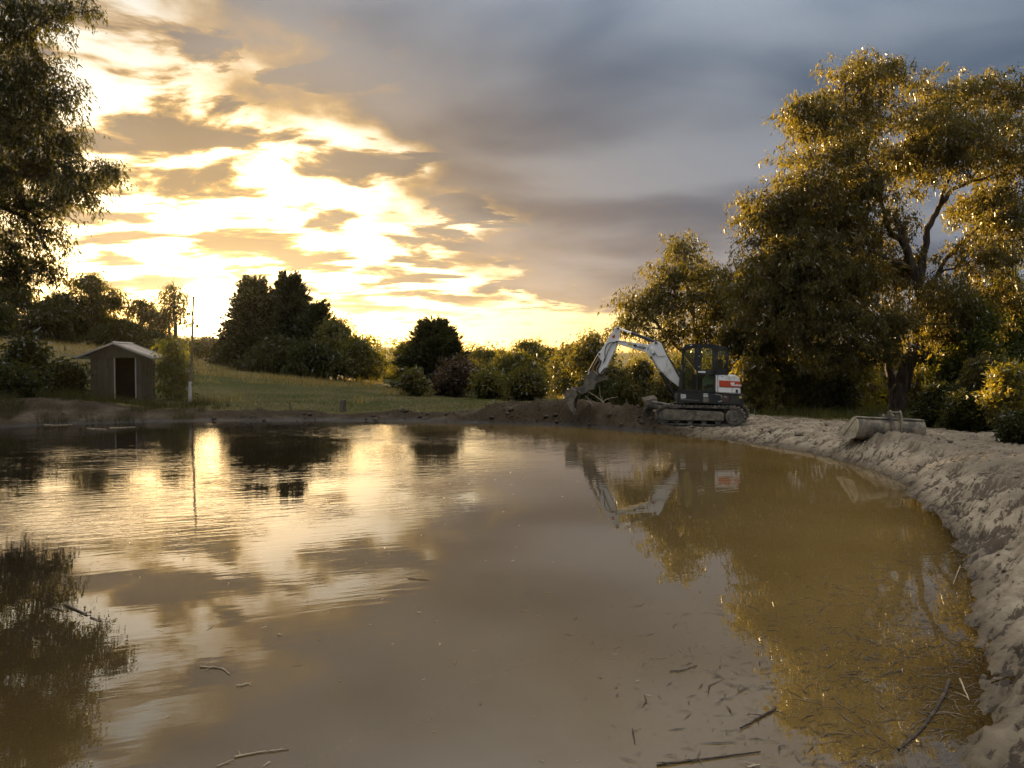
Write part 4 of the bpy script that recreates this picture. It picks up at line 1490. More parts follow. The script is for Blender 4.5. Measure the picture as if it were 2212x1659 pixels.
    prism('switch_box', zA([(645, 818), (695, 818), (695, 850), (645, 850)], .70), .64, .72, 'decal_black', root, .004)
    prism('floor_box', zA([(595, 890), (650, 890), (650, 926), (595, 926)], .70), .60, .70, 'muddy_steel', root, .004)
    rod('control_lever', (*[zA([(360, 850)], .5)[0][i] if i == 0 else 0 for i in (0,)], .5, zA([(360, 850)], .5)[0][1]), (zA([(380, 640)], .5)[0][0], .5, zA([(380, 640)], .5)[0][1]), .014, 'decal_black', root, 8)
    rod('control_lever', (zA([(330, 930)], .3)[0][0], .3, zA([(330, 930)], .3)[0][1]), (zA([(372, 690)], .3)[0][0], .3, zA([(372, 690)], .3)[0][1]), .02, 'decal_black', root, 8)
    prism('control_console', zA([(345, 940), (365, 690), (440, 620), (455, 650), (440, 940)], .5), .3, .6, 'decal_black', root, .01)
    prism('door_grip', zA([(225, 455), (245, 455), (245, 525), (215, 528)], YN), YN - .02, YN + .03, 'decal_black', root, .004)
    prism('side_marker', zA([(172, 468), (186, 468), (182, 540), (166, 540)], YN), YN - .01, YN + .012, 'decal_grey', root)
    prism('door_decal', zA([(485, 572), (622, 574), (620, 606), (485, 600)], YN), YN - .02, YN + .003, 'decal_white', root)
    prism('roof_decal', zA([(332, 92), (376, 90), (376, 104), (332, 106)], YN), YN - .005, YN + .013, 'decal_white', root)
    for yy in (485, 290):
        prism('door_hinge', zA([(485, yy), (525, yy), (525, yy + 16), (485, yy + 16)], YN), YN - .01, YN + .012, 'decal_grey', root, .003)

    # --- boom, arm, cylinders
    yb = .0
    boom_pts = [(1243, 660), (1200, 590), (1112, 430), (1080, 350), (1062, 312), (1040, 300), (1012, 292), (980, 310), (940, 328), (880, 320), (760, 300), (640, 283), (612, 288), (608, 318), (640, 326), (780, 365), (900, 400), (940, 420), (948, 452), (965, 470), (990, 478), (1040, 560), (1120, 650), (1236, 742)]
    boom = prism('boom', z1(boom_pts), -.14, .14, 'white_paint', root, .014)
    # the base of the boom behind the cab front
    prism('boom_foot', z1([(1248, 655), (1300, 730), (1300, 830), (1240, 860), (1205, 870), (1195, 830), (1232, 740)]), -.12, .12, 'black_paint', root, .02)
    prism('swing_post', z1([(1195, 800), (1260, 800), (1260, 890), (1215, 890), (1195, 860)]), -.17, .17, 'muddy_steel', root, .02)
    yf = .1405
    text_mesh('boom_lettering', 'Bobcat', .128, 'decal_black', boom, face_matrix(857, 352, yf, -.165, z1), .12, .004)
    cat_head('boom_emblem', boom, 'decal_black', face_matrix(801, 336, yf, -.1, z1), .095)
    prism('boom_decal', z1([(738, 308), (785, 318), (778, 342), (732, 330)], .14), .12, .1425, 'decal_yellow', boom)
    prism('boom_decal', z1([(928, 352), (942, 352), (938, 386), (926, 384)], .14), .12, .1425, 'decal_grey', boom)
    wl = prism('work_light', z1([(955, 366), (982, 360), (1000, 410), (972, 420)], .17), .14, .22, 'decal_white', root, .008)
    prism('light_bracket', z1([(972, 404), (990, 412), (1002, 424), (984, 428)], .17), .14, .18, 'decal_black', root)
    hose('light_cable', [(*z1([p], .155)[0][:1], .155, z1([p], .155)[0][1]) for p in ((985, 372), (998, 400), (1020, 440), (1060, 446), (1108, 438))], .006, 'decal_black', root)
    for yy, off in ((.05, 0), (-.05, 6)):
        hose('boom_pipe', [(z1([p], yy)[0][0], yy, z1([p], yy)[0][1]) for p in ((1074, 330), (1120, 425), (1180, 520), (1215, 590), (1262, 660))], .02, 'black_rubber', root)
    hose('boom_pipe', [(z1([p], 0)[0][0], 0, z1([p], 0)[0][1]) for p in ((1118, 440), (1165, 510), (1210, 595), (1245, 612))], .014, 'chrome', root)
    for c in ((1012, 308), (965, 455)):
        p = z1([c], .15)[0]
        rod('boom_pin', (p[0], -.165, p[1]), (p[0], .165, p[1]), .045, 'muddy_steel', root, 14)

    arm_pts = [(612, 168), (628, 154), (650, 152), (662, 168), (656, 200), (650, 285), (636, 330), (590, 430), (540, 530), (528, 560), (505, 590), (470, 628), (445, 628), (430, 605), (432, 588), (452, 540), (474, 490), (462, 460), (440, 432), (446, 408), (470, 388), (520, 310), (560, 240)]
    arm = prism('arm', z1(arm_pts), -.11, .11, 'white_paint', root, .012)
    cat_head('arm_emblem', arm, 'decal_red', face_matrix(596, 248, .1125, .3, z1), .11)
    prism('arm_wear_strip', z1([(508, 556), (528, 560), (506, 592), (470, 632), (446, 634), (462, 612)]), -.113, .113, 'decal_black', arm)
    for c in ((640, 168), (628, 300), (455, 420)):
        p = z1([c], .11)[0]
        rod('arm_pin', (p[0], -.15, p[1]), (p[0], .15, p[1]), .038, 'muddy_steel', root, 14)

    def ram(a, m, b_, rr, rb, y=0.0, mat='black_paint'):
        A, M_, B = z1([a], y)[0], z1([m], y)[0], z1([b_], y)[0]
        barrel = rod('ram_barrel', (M_[0], y, M_[1]), (B[0], y, B[1]), rb, mat, root, 16)
        rod('ram_rod', (A[0], y, A[1]), (M_[0], y, M_[1]), rr, 'chrome', root, 12)
        rod('ram_gland', (M_[0] + (M_[0] - A[0]) * -.02, y, M_[1] - (M_[1] - A[1]) * .02), (M_[0] + (B[0] - M_[0]) * .08, y, M_[1] + (B[1] - M_[1]) * .08), rb * 1.15, mat, root, 16)

    ram((652, 172), (772, 212), (1008, 303), .028, .052)
    ram((968, 460), (1062, 600), (1215, 850), .032, .062, .06)
    ram((345, 622), (360, 590), (452, 425), .024, .044)
    prism('ram_mount', z1([(940, 290), (952, 292), (948, 318), (932, 318)]), -.03, .03, 'decal_black', root)
    hose('arm_hose', [(z1([p], .13)[0][0], .13, z1([p], .13)[0][1]) for p in ((780, 292), (720, 322), (650, 318), (560, 300), (520, 340), (508, 400), (512, 450), (498, 490))], .011, 'black_rubber', root)
    hose('arm_hose', [(z1([p], .14)[0][0], .14, z1([p], .14)[0][1]) for p in ((720, 300), (650, 296), (600, 298), (560, 350), (535, 400), (515, 470), (490, 510))], .011, 'black_rubber', root)
    hose('hitch_hose', [(z2([p], .13)[0][0], .13, z2([p], .13)[0][1]) for p in ((1150, -120), (1100, 20), (1045, 140), (1060, 250), (1150, 300), (1250, 210), (1310, 90))], .035, 'black_rubber', root)
    prism('bucket_link', z2([(790, 300), (830, 195), (940, 188), (1000, 230), (1075, 345), (900, 390)]), -.13, .13, 'muddy_steel', root, .015)
    prism('quick_hitch', z2([(700, 350), (790, 330), (1060, 360), (1090, 470), (1010, 600), (960, 720), (830, 752), (700, 835), (600, 862), (500, 800), (470, 735), (560, 640), (670, 590), (690, 460)]), -.15, .15, 'muddy_steel', root, .018)
    teeth = [(1010, 380), (1080, 345), (1150, 318), (1230, 306), (1300, 340), (1345, 400), (1356, 448), (1320, 436), (1290, 455), (1262, 436), (1232, 462), (1206, 440), (1180, 478), (1152, 455), (1130, 505), (1105, 485), (1092, 530), (1068, 520), (1052, 556), (960, 560)]
    prism('grab_thumb', z2(teeth), -.10, -.05, 'mud_caked', root)
    prism('grab_thumb', z2(teeth), .05, .10, 'mud_caked', root)
    # digging bucket, mouth turned to the machine
    outer = [(470, 735), (320, 682), (210, 705), (150, 800), (140, 890), (165, 1010), (230, 1140), (310, 1280), (392, 1402)]
    inner = [(398, 1330), (350, 1240), (270, 1110), (205, 1000), (182, 890), (190, 815), (235, 745), (325, 718), (462, 770)]
    W = .30
    bk = prism('bucket', z2(outer + inner), -W, W, 'mud_caked', root)
    sidep = [(470, 735), (320, 682), (210, 705), (150, 800), (140, 890), (165, 1010), (230, 1140), (310, 1280), (392, 1402), (405, 1180), (436, 990), (520, 862)]
    for s_ in (1, -1):
        prism('bucket_side', z2(sidep), s_ * W if s_ > 0 else -W - .022, W + .022 if s_ > 0 else -W, 'mud_caked', bk)
    for k in range(5):
        y = -W + .04 + k * (2 * W - .08) / 4
        prism('bucket_tooth', z2([(372, 1370), (402, 1375), (412, 1455), (398, 1462)]), y - .025, y + .025, 'muddy_steel', bk)
    for s_ in (-.1, .1):
        prism('bucket_ear', z2([(300, 690), (330, 650), (440, 640), (520, 690), (600, 760), (560, 850), (470, 760), (380, 700)]), s_ - .02, s_ + .02, 'muddy_steel', bk)
    # slight nose-up stance on the soft bank
    root.rotation_euler = (0, 0, math.pi - yaw)
    return root


build_excavator()


# ------------------------------------------------------------------ the wide spare bucket on the bank
def build_spare_bucket():
    c = at(1920, 952, 15.6)
    gx, gy = c.x + .06, 15.6
    gz = float(ground_z([gx - .5, gx, gx + .5], [gy + .25] * 3).mean())
    root = empty('mud_bucket', (gx, gy, gz - .15), 'wide clay smeared steel excavator bucket lying spare on the bank crest', 'bucket')
    root.rotation_euler = (0, math.radians(3.0), math.radians(7))
    Wd = .76
    back = [(.12, .47), (.06, .42), (.012, .34), (.0, .25), (.02, .14), (.08, .05), (.17, .01), (.30, .0), (.52, .01), (.76, .03)]
    inn = [(.76, .05), (.52, .035), (.30, .028), (.18, .036), (.10, .075), (.048, .15), (.03, .25), (.042, .33), (.085, .40), (.14, .455)]

    def lathe(profile, x0, x1, nm, mat, parent):
        bm = bmesh.new()
        lo = [bm.verts.new((x0, w, h)) for w, h in profile]
        hi = [bm.verts.new((x1, w, h)) for w, h in profile]
        bm.faces.new(lo)
        bm.faces.new(hi)
        for i in range(len(profile)):
            j = (i + 1) % len(profile)
            bm.faces.new((lo[i], lo[j], hi[j], hi[i]))
        return bm_obj(nm, bm, mat, parent, 30)

    lathe(back + inn, -Wd, Wd, 'bucket_shell', 'bucket_steel', root)
    side = [(.12, .47), (.06, .42), (.012, .34), (.0, .25), (.02, .14), (.08, .05), (.17, .01), (.30, .0), (.52, .01), (.78, .03), (.76, .07), (.20, .47)]
    for s_ in (-1, 1):
        sp = lathe(side, s_ * Wd - (.02 if s_ < 0 else 0), s_ * Wd + (.02 if s_ > 0 else 0), 'bucket_side', 'bucket_clay' if s_ < 0 else 'bucket_steel', root)
        lathe([(.10, .45), (.14, .46), (.56, .05), (.52, .04)], s_ * (Wd + .02) - .012, s_ * (Wd + .02) + .012, 'side_rib', 'bucket_clay' if s_ < 0 else 'bucket_steel', root)
    lathe([(.07, .455), (.19, .468), (.19, .490), (.07, .478)], -Wd - .01, Wd + .01, 'top_bar', 'bucket_steel', root)
    lathe([(.70, .028), (.82, .045), (.82, .060), (.70, .055)], -Wd - .01, Wd + .01, 'cutting_edge', 'bucket_steel', root)
    # hanger ears with the pins between them
    for x in (-.02, .20):
        lathe([(.012, .20), (-.02, .22), (-.03, .40), (.0, .52), (.04, .625), (.09, .655), (.14, .63), (.18, .545), (.27, .525), (.32, .56), (.37, .535), (.36, .47), (.14, .46), (.03, .36)], x - .018, x + .018, 'hanger_ear', 'bucket_steel', root)
        lathe([(-.012, .36), (.004, .36), (.020, .12), (.05, .055), (.03, .05), (.0, .11)], x - .012, x + .012, 'stiffener', 'bucket_steel', root)
    rod('hanger_pin', (-.05, .095, .605), (.23, .095, .605), .022, 'muddy_steel', root, 12)
    rod('hanger_pin', (-.05, .32, .505), (.23, .32, .505), .022, 'muddy_steel', root, 12)
    # clods still sitting against it
    return root


build_spare_bucket()


# ------------------------------------------------------------------ the shed, the pole and small posts
MAT['shed_steel'] = dirty('shed_steel', (.10, .082, .058), (.055, .045, .031), 2.2, .5, (.45, .75), .0, 0, 4)
MAT['shed_roof'] = dirty('shed_roof', (.22, .21, .20), (.15, .13, .12), 3.0, .38, (.45, .75), .3)
MAT['shed_trim'] = dirty('shed_trim', (.40, .38, .35), (.25, .23, .2), 4, .4, (.5, .8))
MAT['shed_dark'] = dirty('shed_dark', (.045, .028, .018), (.03, .02, .014), 3, .8)
MAT['pole_timber'] = bark_material('pole_timber', (.16, .13, .10), (.08, .06, .045))


def build_shed():
    Y = 32.6
    gl, gr = at((800 * .27726) / 1.1302, 863, Y), at((1245 * .27726) / 1.1302, 863, Y)
    x0, x1 = gl.x, gr.x
    cx_ = (x0 + x1) / 2
    gz = float(ground_z(cx_, Y + .5).mean())
    gz = min(gz, .48)
    root = empty('garden_shed', (cx_, Y, gz), 'small grey steel garden shed with open dark doorway on the far bank', 'shed')
    w = (x1 - x0) / 2
    Hh, D, ap = 1.86, 1.25, .60
    dl, dr = (1015 - 800) / 445 * 2 * w - w, (1200 - 800) / 445 * 2 * w - w

    def panel(nm, xa, xb, y, z0, z1_, mat='shed_steel'):
        # ribbed sheet: each sheet stands a little proud of its neighbour
        return box(nm, ((xa + xb) / 2, y, (z0 + z1_) / 2), (xb - xa - .008, .02, z1_ - z0), mat, root, .004)

    n = 4
    for k in range(n):
        a, b_ = -w + (dl + w) * k / n, -w + (dl + w) * (k + 1) / n
        p = panel('cladding_panel', a, b_, .0 + .006 * (k % 2), -.25, Hh)
        box('panel_rib', (b_ - .02, -.018, Hh / 2), (.03, .022, Hh), 'shed_steel', p, .004)
    panel('cladding_panel', dr, w, .0, -.25, Hh)
    for xx in (dl, dr):
        box('door_jamb', (xx, -.022, Hh / 2), (.05, .03, Hh), 'shed_trim', root, .004)
    box('door_track', (0, -.028, Hh - .02), (2 * w, .03, .06), 'shed_steel', root, .004)
    m = 4
    for k in range(m):
        a, b_ = D * k / m, D * (k + 1) / m
        for s_ in (-1, 1):
            p = box('cladding_panel', (s_ * (w - .012), (a + b_) / 2 + .01, Hh / 2 - .12), (.02, b_ - a - .008, Hh + .25), 'shed_steel', root, .004)
            box('panel_rib', (s_ * (w + .006), b_ - .02, Hh / 2), (.022, .03, Hh), 'shed_steel', p, .004)
    box('back_wall', (0, D, Hh / 2 - .12), (2 * w - .05, .02, Hh + .24), 'shed_dark', root)
    box('floor_slab', (0, D / 2, -.16), (2 * w - .06, D - .03, .3), 'shed_dark', root)
    ov = .62
    sl = ap / (w + ov) * 1.05
    prism('gable_panel', [(-w - ov + .12, Hh + .005), (w + ov - .12, Hh + .005), (0, Hh + ap - .05)], -.012, .012, 'shed_steel', root)
    prism('gable_panel', [(-w, Hh + .005), (w, Hh + .005), (0, Hh + ap - .10)], D - .012, D + .012, 'shed_steel', root)
    for s_ in (-1, 1):
        e = s_ * (w + ov)
        nsheet = 5
        for k in range(nsheet):
            ya, yb = -.20 + (D + .4) * k / nsheet, -.20 + (D + .4) * (k + 1) / nsheet
            dz = .006 * (k % 2)
            prism('roof_sheet', [(0, Hh + ap + dz), (e, Hh - .06 + dz), (e, Hh - .075 + dz), (0, Hh + ap - .015 + dz)], ya, yb - .012, 'shed_roof', root)
        prism('barge_board', [(0, Hh + ap + .035), (e, Hh - .025), (e, Hh - .115), (0, Hh + ap - .055)], -.235, -.204, 'shed_trim', root)
        prism('barge_board', [(0, Hh + ap + .035), (e, Hh - .025), (e, Hh - .115), (0, Hh + ap - .055)], D + .2, D + .23, 'shed_trim', root)
        box('gutter', (e + s_ * .02, D / 2, Hh - .075), (.05, D + .44, .06), 'shed_trim', root)
    rod('ridge_cap', (0, -.236, Hh + ap + .012), (0, D + .235, Hh + ap + .012), .05, 'shed_trim', root, 10)
    return root


build_shed()

pb = on_ground(411, 32)
pole = empty('timber_pole', pb, 'tall thin pole with pale lower sleeve standing right of the shed', 'pole')
top = at(418, 640, 32) - pb
rod('pole_shaft', (0, 0, -.3), tuple(top), .055, 'pole_timber', pole, 10, .04)
rod('pole_sleeve', (0, -.03, -.2), (.02, -.03, .92), .075, 'shed_trim', pole, 12)
rod('pole_bracket', tuple(top * .985), (top.x + .35, top.y, top.z + .10), .02, 'pole_timber', pole, 8)
rod('pole_band', tuple(top * .16 + Vector((0, 0, 0))), tuple(top * .175), .085, 'muddy_steel', pole, 12)

def post(name, label, px, Y, w_, h_, lean=0.0):
    g = on_ground(px, Y)
    r = empty(name, g, label, 'post', 'old posts in the far bank')
    bm = box_bm((0, 0, h_ / 2 - .1), (w_, w_, h_ + .2), .015)
    for v in bm.verts:
        if v.co.z > h_ * .8:
            v.co.z += (v.co.x * .25)
    o = bm_obj('post_shaft', bm, 'pole_timber', r, 40)
    box('post_cap', (0, 0, h_ + .004), (w_ * .86, w_ * .86, .012), 'pole_timber', r)
    r.rotation_euler = (0, lean, .4)

post('timber_post', 'short thick timber post on the grassy far bank below the cypresses', 740, 27.6, .21, .42, .03)
post('timber_post', 'thin leaning stake in the grass left of the thick timber post', 629, 27.8, .045, .32, -.2)


# a hot air balloon far away
def build_balloon():
    p = at(853, 736, 2100)
    root = empty('hot_air_balloon', p, 'tiny hot air balloon floating above the distant hills', 'balloon')
    MAT['balloon_cloth'] = dirty('balloon_cloth', (.40, .12, .05), (.5, .3, .1), .3, .6)
    bm = bmesh.new()
    prof = [(0.0, 6.4), (2.2, 6.0), (4.2, 4.8), (5.4, 3.0), (5.8, 1.0), (5.3, -1.2), (4.0, -3.6), (2.3, -5.8), (1.2, -7.0)]
    segs = 16
    rings = [[bm.verts.new((r * math.cos(2 * math.pi * k / segs) * (1 + .03 * (k % 2)), r * math.sin(2 * math.pi * k / segs) * (1 + .03 * (k % 2)), z)) for k in range(segs)] for r, z in prof[1:]]
    tp = bm.verts.new((0, 0, prof[0][1]))
    for k in range(segs):
        bm.faces.new((tp, rings[0][k], rings[0][(k + 1) % segs]))
    for i in range(len(rings) - 1):
        for k in range(segs):
            bm.faces.new((rings[i][k], rings[i + 1][k], rings[i + 1][(k + 1) % segs], rings[i][(k + 1) % segs]))
    bm_obj('envelope', bm, 'balloon_cloth', root, 60)
    box('basket', (0, 0, -9.6), (1.5, 1.2, 1.1), 'pole_timber', root, .1)
    for sx_ in (-1, 1):
        for sy_ in (-1, 1):
            rod('basket_rope', (sx_ * .7, sy_ * .55, -9.1), (sx_ * .9, sy_ * .8, -6.9), .05, 'pole_timber', root, 5)


build_balloon()


# ------------------------------------------------------------------ sticks, debris, clods, grass
def zr8(a, b_): return ((1500 + a * .45208) / 1.130199, (1200 + b_ * .45208) / 1.130199)
def zr5(a, b_): return (a * .52733 / 1.130199, (1000 + b_ * .52733) / 1.130199)
def zr3(a, b_): return (a * .27726 / 1.130199, (600 + b_ * .27726) / 1.130199)


def water_pt(px, py, z=.0):
    d = at(px, py, 10.0) - Vector((0, 0, CAMZ))
    t = (z - CAMZ) / d.z
    return Vector((d.x * t, d.y * t, z))


MAT['wet_stick'] = bark_material('wet_stick', (.045, .035, .026), (.11, .085, .06), 14)
MAT['pale_stick'] = bark_material('pale_stick', (.42, .35, .24), (.28, .22, .15), 14)


def stick(label, pts, r, mat='wet_stick', twigs=0, seed=1):
    r *= .55
    p = [water_pt(*q, .004 + r * .4) for q in pts]
    rng = np.random.default_rng(seed)
    c = p[0]
    root = empty('floating_stick', c, label, 'stick', 'sticks floating on the pond')
    P_ = np.array([tuple(v) for v in p])
    k = np.linspace(0, len(P_) - 1, (len(P_) - 1) * 4 + 1)
    q = np.stack([np.interp(k, np.arange(len(P_)), P_[:, i]) for i in range(3)], 1)
    q[1:-1] = (q[:-2] + 2 * q[1:-1] + q[2:]) / 4
    q[1:-1, :2] += rng.normal(0, r * .5, (len(q) - 2, 2)) * .5
    q[:, 2] += rng.normal(0, r * .15, len(q))
    T = Tubes()
    T.add(q, np.linspace(r, r * .55, len(q)), 7)
    T.build('stem', MAT[mat], root, c)
    for t_ in range(max(twigs, 1)):
        i = int(rng.integers(1, len(q) - 1))
        a = rng.random() * 6.28
        ln = .05 + r * 6 * rng.random()
        T = Tubes()
        T.add([q[i], q[i] + np.array([math.cos(a) * ln * .5, math.sin(a) * ln * .5, r * .5]), q[i] + np.array([math.cos(a) * ln, math.sin(a) * ln, r * .2])], [r * .45, r * .35, r * .15], 5)
        T.build('side_twig', MAT[mat], root, c)


stick('long curved wet branch lying at the lower right water edge', [zr8(1808, 1020), zr8(1760, 1140), (zr8(1672, 1270)), zr8(1590, 1345), zr8(1535, 1395)], .022, seed=1, twigs=2)
stick('straight pale brown stick beside the long curved branch', [zr8(1866, 1012), zr8(1890, 1070), zr8(1916, 1128)], .012, 'pale_stick', seed=2)
stick('dark forked stick pointing up right in the lower right water', [zr8(870, 1165), zr8(780, 1225), zr8(680, 1278)], .014, seed=3, twigs=3)
stick('longest dark straight stick along the bottom edge of the pond', [zr8(230, 1476), zr8(500, 1442), zr8(790, 1404)], .011, seed=4, twigs=1)
stick('stubby pale stick at the very bottom of the picture', [zr8(715, 1488), zr8(785, 1476)], .012, 'pale_stick', seed=5)
stick('thin upright looking dark reed stem left of the bottom stick', [zr8(98, 1280), zr8(104, 1320), zr8(112, 1362)], .007, seed=6)
stick('short pale twig floating near the right shore', [zr8(1868, 402), zr8(1848, 450), zr8(1828, 502)], .010, 'pale_stick', seed=7)
stick('slanting dark leaf stalk by the left tree reflection', [zr5(302, 900), zr5(350, 925), zr5(402, 950)], .016, seed=8)
stick('short dark stalk below the slanting stalk on the left', [zr5(418, 960), zr5(466, 978)], .010, seed=9)
stick('small dark stalk left of the slanting stalk', [zr5(246, 914), zr5(292, 930)], .012, seed=10)
stick('kinked pale stick floating left of centre', [zr5(926, 1190), zr5(1000, 1192), zr5(1032, 1198), zr5(1062, 1222)], .010, 'pale_stick', seed=11, twigs=1)
stick('pale branched stick near the bottom left of centre', [zr5(1085, 1608), zr5(1190, 1586), zr5(1262, 1580), zr5(1338, 1568)], .009, 'pale_stick', seed=12, twigs=3)
stick('thin pale stick just below left of the branched one', [zr5(1004, 1650), zr5(1046, 1634), zr5(1084, 1618)], .006, 'pale_stick', seed=13)
stick('short pale straight stick right of the kinked one', [zr5(1094, 1278), zr5(1162, 1265)], .008, 'pale_stick', seed=14)
stick('faint thin dark twig in the middle of the pond', [zr5(1890, 780), zr5(1990, 790)], .007, seed=15)
stick('pale driftwood nearest the far left shore', [zr3(320, 1572), zr3(480, 1580), zr3(636, 1576)], .03, 'pale_stick', seed=16, twigs=2)
stick('pale driftwood stick in front of the shed', [zr3(765, 1606), zr3(850, 1612), zr3(936, 1616)], .028, 'pale_stick', seed=17)
stick('second pale driftwood stick in front of the shed doorway', [zr3(965, 1602), zr3(1080, 1600), zr3(1190, 1594)], .028, 'pale_stick', seed=18, twigs=2)
stick('fine twig floating at lower centre right', [zr8(300, 970), zr8(370, 965), zr8(446, 938)], .007, seed=19, twigs=1)


def dead_branch(label, pts, r, Y):
    q = [(1370 + a * .08436, 890 + b_ * .08436) for a, b_ in pts]
    w_ = [at(a / 1.130199, b_ / 1.130199, Y) for a, b_ in q]
    c = min(w_, key=lambda v: v.z)
    root = empty('dead_branch', c, label, 'branch', 'bleached branches stuck in the mud pile')
    T = Tubes()
    P_ = np.array([tuple(v) for v in w_])
    k = np.linspace(0, len(P_) - 1, (len(P_) - 1) * 4 + 1)
    qq = np.stack([np.interp(k, np.arange(len(P_)), P_[:, i]) for i in range(3)], 1)
    qq[1:-1] = (qq[:-2] + 2 * qq[1:-1] + qq[2:]) / 4
    T.add(qq, np.linspace(r * .55, r, len(qq)), 7)
    T.build('stem', MAT['dead_wood'], root, c)
    T = Tubes()
    m_ = len(qq) // 2
    T.add([qq[m_], qq[m_] + np.array([.08, .05, -.12]), qq[m_] + np.array([.10, .08, -.25])], [r * .5, r * .4, r * .2], 5)
    T.build('side_twig', MAT['dead_wood'], root, c)


dead_branch('thickest bleached branch leaning right of the digger bucket', [(780, 775), (870, 850), (980, 905), (1200, 1070), (1290, 1200)], .024, 24.6)
dead_branch('bleached branch lying flat furthest right of the digger bucket', [(1640, 938), (1480, 958), (1250, 1030), (1180, 1180)], .018, 24.9)
dead_branch('short bleached branch crossing close by the bucket mouth', [(690, 902), (775, 975), (835, 1090), (850, 1200)], .020, 24.4)
dead_branch('lowest bleached branch close by the bucket mouth', [(636, 1005), (740, 1060), (860, 1120), (900, 1200)], .022, 24.3)
dead_branch('thin upright bleached stem behind the thickest branch', [(1112, 640), (1128, 900), (1165, 1010), (1180, 1180)], .014, 25.1)


def debris():
    rng = np.random.default_rng(3)
    n = 170000
    x, y = rng.uniform(-4, 7.5, n), rng.uniform(2.2, 16, n)
    d, s = shore_dist(x, y)
    m = fbm(x / .9, y / .9, 4, 70)
    p = np.exp(-np.maximum(-d - .5, 0) / .55) * sstep(.30, .50, m) * (1 - sstep(5.0, 9, y) * .93) * sstep(-.5, 1.5, x)
    p = np.maximum(p, .0010 * (d < -.2))
    keep = (d < -.02) & (rng.random(n) < p)
    x, y = x[keep], y[keep]
    n = len(x)
    a = rng.normal(.35, .75, n)
    L = np.exp(rng.normal(-3.0, .6, n))
    w_ = np.minimum(L * rng.uniform(.05, .13, n), .014) * .7
    ca, sa = np.cos(a), np.sin(a)
    z = rng.uniform(.001, .006, n)
    cur = rng.normal(0, .12, n) * L
    def pt(u, v, zz):
        return np.stack([x + ca * u - sa * v, y + sa * u + ca * v, zz], 1)
    V = np.stack([pt(-L / 2, -w_ / 2, z), pt(L * 0, -w_ / 2 + cur, z + .004), pt(L / 2, 0 * L, z), pt(L * 0, w_ / 2 + cur, z + .004)], 1)
    o = np_mesh('floating_debris', V.reshape(-1, 3), np.arange(n * 4).reshape(-1, 4), MAT['debris'])
    tag(o, 'mat of fine leaf litter and stalks floating along the near shore', None, None, 'stuff')


MAT['debris'] = leaf_material('debris', (.030, .024, .018), (.13, .10, .068), .1, .15)
debris()


def flecks():
    # pale leaves and bits of bark on the open water
    rng = np.random.default_rng(33)
    n = 900
    x, y = rng.uniform(-9, 7, n), 3.0 * np.exp(rng.random(n) * 2.0)
    d, _ = shore_dist(x, y)
    k = (d < -.2) & (rng.random(n) < .45)
    x, y = x[k], y[k]
    n = len(x)
    q = leaf_quads(rng, np.stack([x, y, np.full(n, .005)], 1), np.stack([rng.normal(size=n), rng.normal(size=n), np.zeros(n)], 1), rng.uniform(.02, .07, n), rng.uniform(.006, .02, n))
    q[:, :, 2] = np.abs(q[:, :, 2] - .005) * .3 + .004
    o = leaves_obj('floating_leaves', q, MAT['grass_dry'], None, (0, 0, 0))
    tag(o, 'scattered pale leaves and bark flecks on the open water', None, None, 'stuff')


flecks()


def clods():
    """crumbs and lumps of earth scattered over the bare banks"""
    rng = np.random.default_rng(9)
    ico = bmesh.new()
    bmesh.ops.create_icosphere(ico, subdivisions=1, radius=1)
    bv = np.array([tuple(v.co) for v in ico.verts])
    bf = np.array([[v.index for v in f.verts] for f in ico.faces])
    ico.free()
    n = 16000
    a = rng.uniform(-.62, .66, n)
    r = 3.0 * np.exp(rng.random(n) * 2.25)
    x, y = np.sin(a) * r, np.cos(a) * r
    z, d, mud, dark, cav = ground_full(x, y)
    m = fbm(x / .7, y / .7, 4, 99)
    keep = (d > .12) & (mud > .6) & (rng.random(n) < .15 + .85 * sstep(.42, .62, m) + dark * .4)
    x, y, z, dark = x[keep], y[keep], z[keep], dark[keep]
    n = len(x)
    s = np.exp(rng.normal(-4.4, .55, n)) * (1 + dark * 1.6) * (1 + np.hypot(x, y) * .012)
    s = np.minimum(s, .11)
    far_ex = np.hypot(x - 5.9, y - 22.9) > 1.0
    V = bv[None] * (1 + rng.normal(0, .22, (n, len(bv), 1))) * (s[:, None] * rng.uniform(.6, 1.3, (n, 3)))[:, None, :]
    V[:, :, 2] *= .7
    V += np.stack([x, y, z + s * .2], 1)[:, None, :]
    f = bf[None] + (np.arange(n) * len(bv))[:, None, None]
    o = np_mesh('earth_clods', V.reshape(-1, 3), f.reshape(-1, 3), MAT['clod'])
    add_attr(o.data, 'dark', np.repeat(np.clip(dark + rng.normal(.25, .3, n), 0, 1), len(bv)))
    tag(o, 'loose clods of earth scattered over the bare banks', None, None, 'stuff')


def clod_material():
    m, nt, b = material('clod')
    dk = xattr('dark')
    n = xnoise(xobj(), 9, 4, .6)
    setin(b, 'Base Color', xmix(xsmooth(dk + (n - .5), .25, .8), (.19, .16, .12), (.055, .043, .032)))
    setin(b, 'Roughness', .9)
    setin(b, 'Specular IOR Level', .15)
    return m


MAT['clod'] = clod_material()
clods()


def scatter(n, box_, seed, test):
    rng = np.random.default_rng(seed)
    x, y = rng.uniform(box_[0], box_[1], n), rng.uniform(box_[2], box_[3], n)
    z, d, mud, dark, cav = ground_full(x, y)
    k = test(x, y, d, mud, rng)
    return x[k], y[k], rng


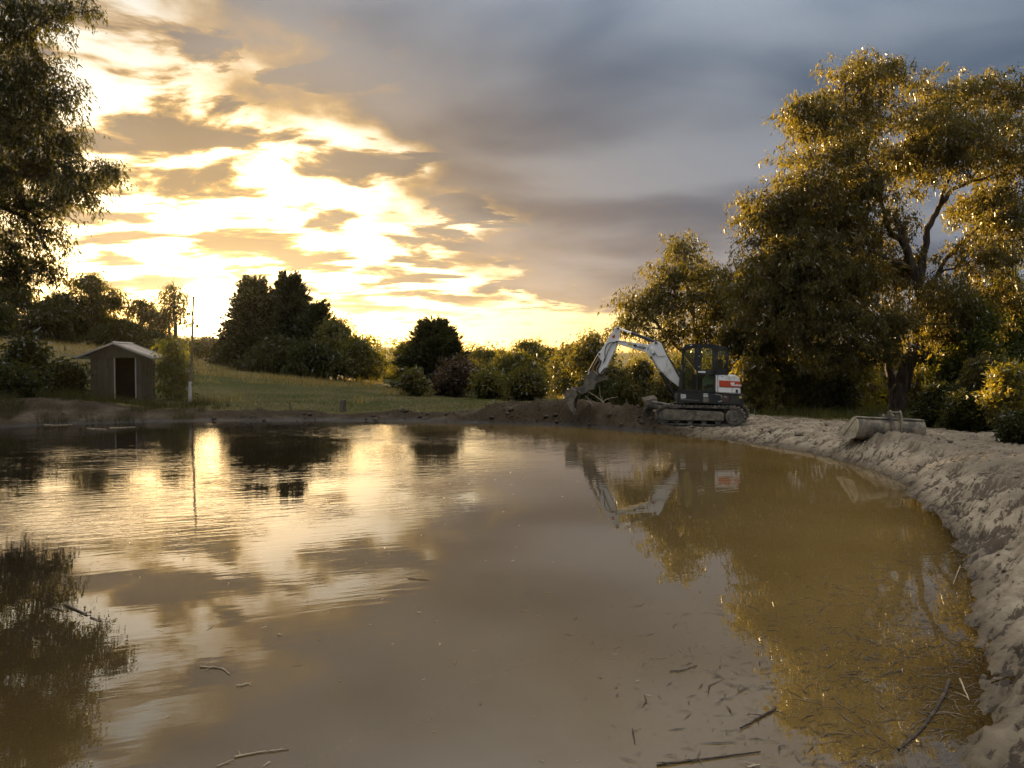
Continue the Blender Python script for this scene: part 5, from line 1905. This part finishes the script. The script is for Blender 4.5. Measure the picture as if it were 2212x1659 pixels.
x, y, rng = scatter(120000, (-30, 6, 26.5, 52), 1, lambda x, y, d, mud, r: (mud < .25) & (r.random(len(x)) < np.clip(34 / y - .45, .12, 1)))
grass_blades('paddock_grass', 'short green grass of the paddock behind the pond', x, y, rng.uniform(.05, .14, len(x)), 'grass_green', 2, .016, .5)
x, y, rng = scatter(90000, (-46, 10, 27, 60), 3, lambda x, y, d, mud, r: (mud < .1) & (fbm(x / 2.2, y / 2.2, 3, 44) + .25 * sstep(38, 50, y) + .15 * sstep(-18, -28, x) > .74) & (d > 5))
grass_blades('tall_dry_grass', 'tall dry grass tufts along the slope below the trees', x, y, rng.uniform(.15, .42, len(x)), 'grass_dry', 4, .016, .3)
x, y, rng = scatter(60000, (7, 24, 9, 34), 5, lambda x, y, d, mud, r: (mud < .5) & (fbm(x / 1.2, y / 1.2, 3, 45) > .46))
grass_blades('rank_grass', 'rank grass and weeds below the thicket beyond the crest', x, y, rng.uniform(.12, .45, len(x)), 'grass_green', 6, .012, .35)
x, y, rng = scatter(16000, (1.9, 4.2, 1.8, 4.3), 7, lambda x, y, d, mud, r: (d > .45) & (fbm(x / .35, y / .35, 3, 46) > .42))
grass_blades('corner_grass', 'clump of green and straw grass in the bottom right corner', x, y, rng.uniform(.05, .17, len(x)), 'grass_green', 8, .004, .6)
x, y, rng = scatter(52000, (-25, -11, 21, 31), 9, lambda x, y, d, mud, r: (d > .15) & (d < 4.5) & (fbm(x / .9, y / .9, 3, 47) + .10 * sstep(-14, -18, x) > .50))
grass_blades('bank_reeds', 'dark reeds and long grass on the far left bank', x, y, rng.uniform(.12, .5, len(x)), 'leaf_dark', 10, .007, .3)


# ------------------------------------------------------------------ the hazy evening air
def build_haze():
    m = bpy.data.materials.new('haze')
    m.use_nodes = True
    nt = m.node_tree
    nt.nodes.clear()
    v = nt.nodes.new('ShaderNodeVolumePrincipled')
    v.inputs['Color'].default_value = (.96, .93, .88, 1)
    v.inputs['Density'].default_value = .00004
    v.inputs['Anisotropy'].default_value = .7
    o = nt.nodes.new('ShaderNodeOutputMaterial')
    nt.links.new(v.outputs[0], o.inputs['Volume'])
    MAT['haze'] = m
    ob = bm_obj('haze', box_bm((0, 0, 38), (6400, 6400, 92)), 'haze')
    tag(ob, 'thin golden evening haze filling the valley', None, None, 'stuff')
    ob.display_type = 'WIRE'


build_haze()
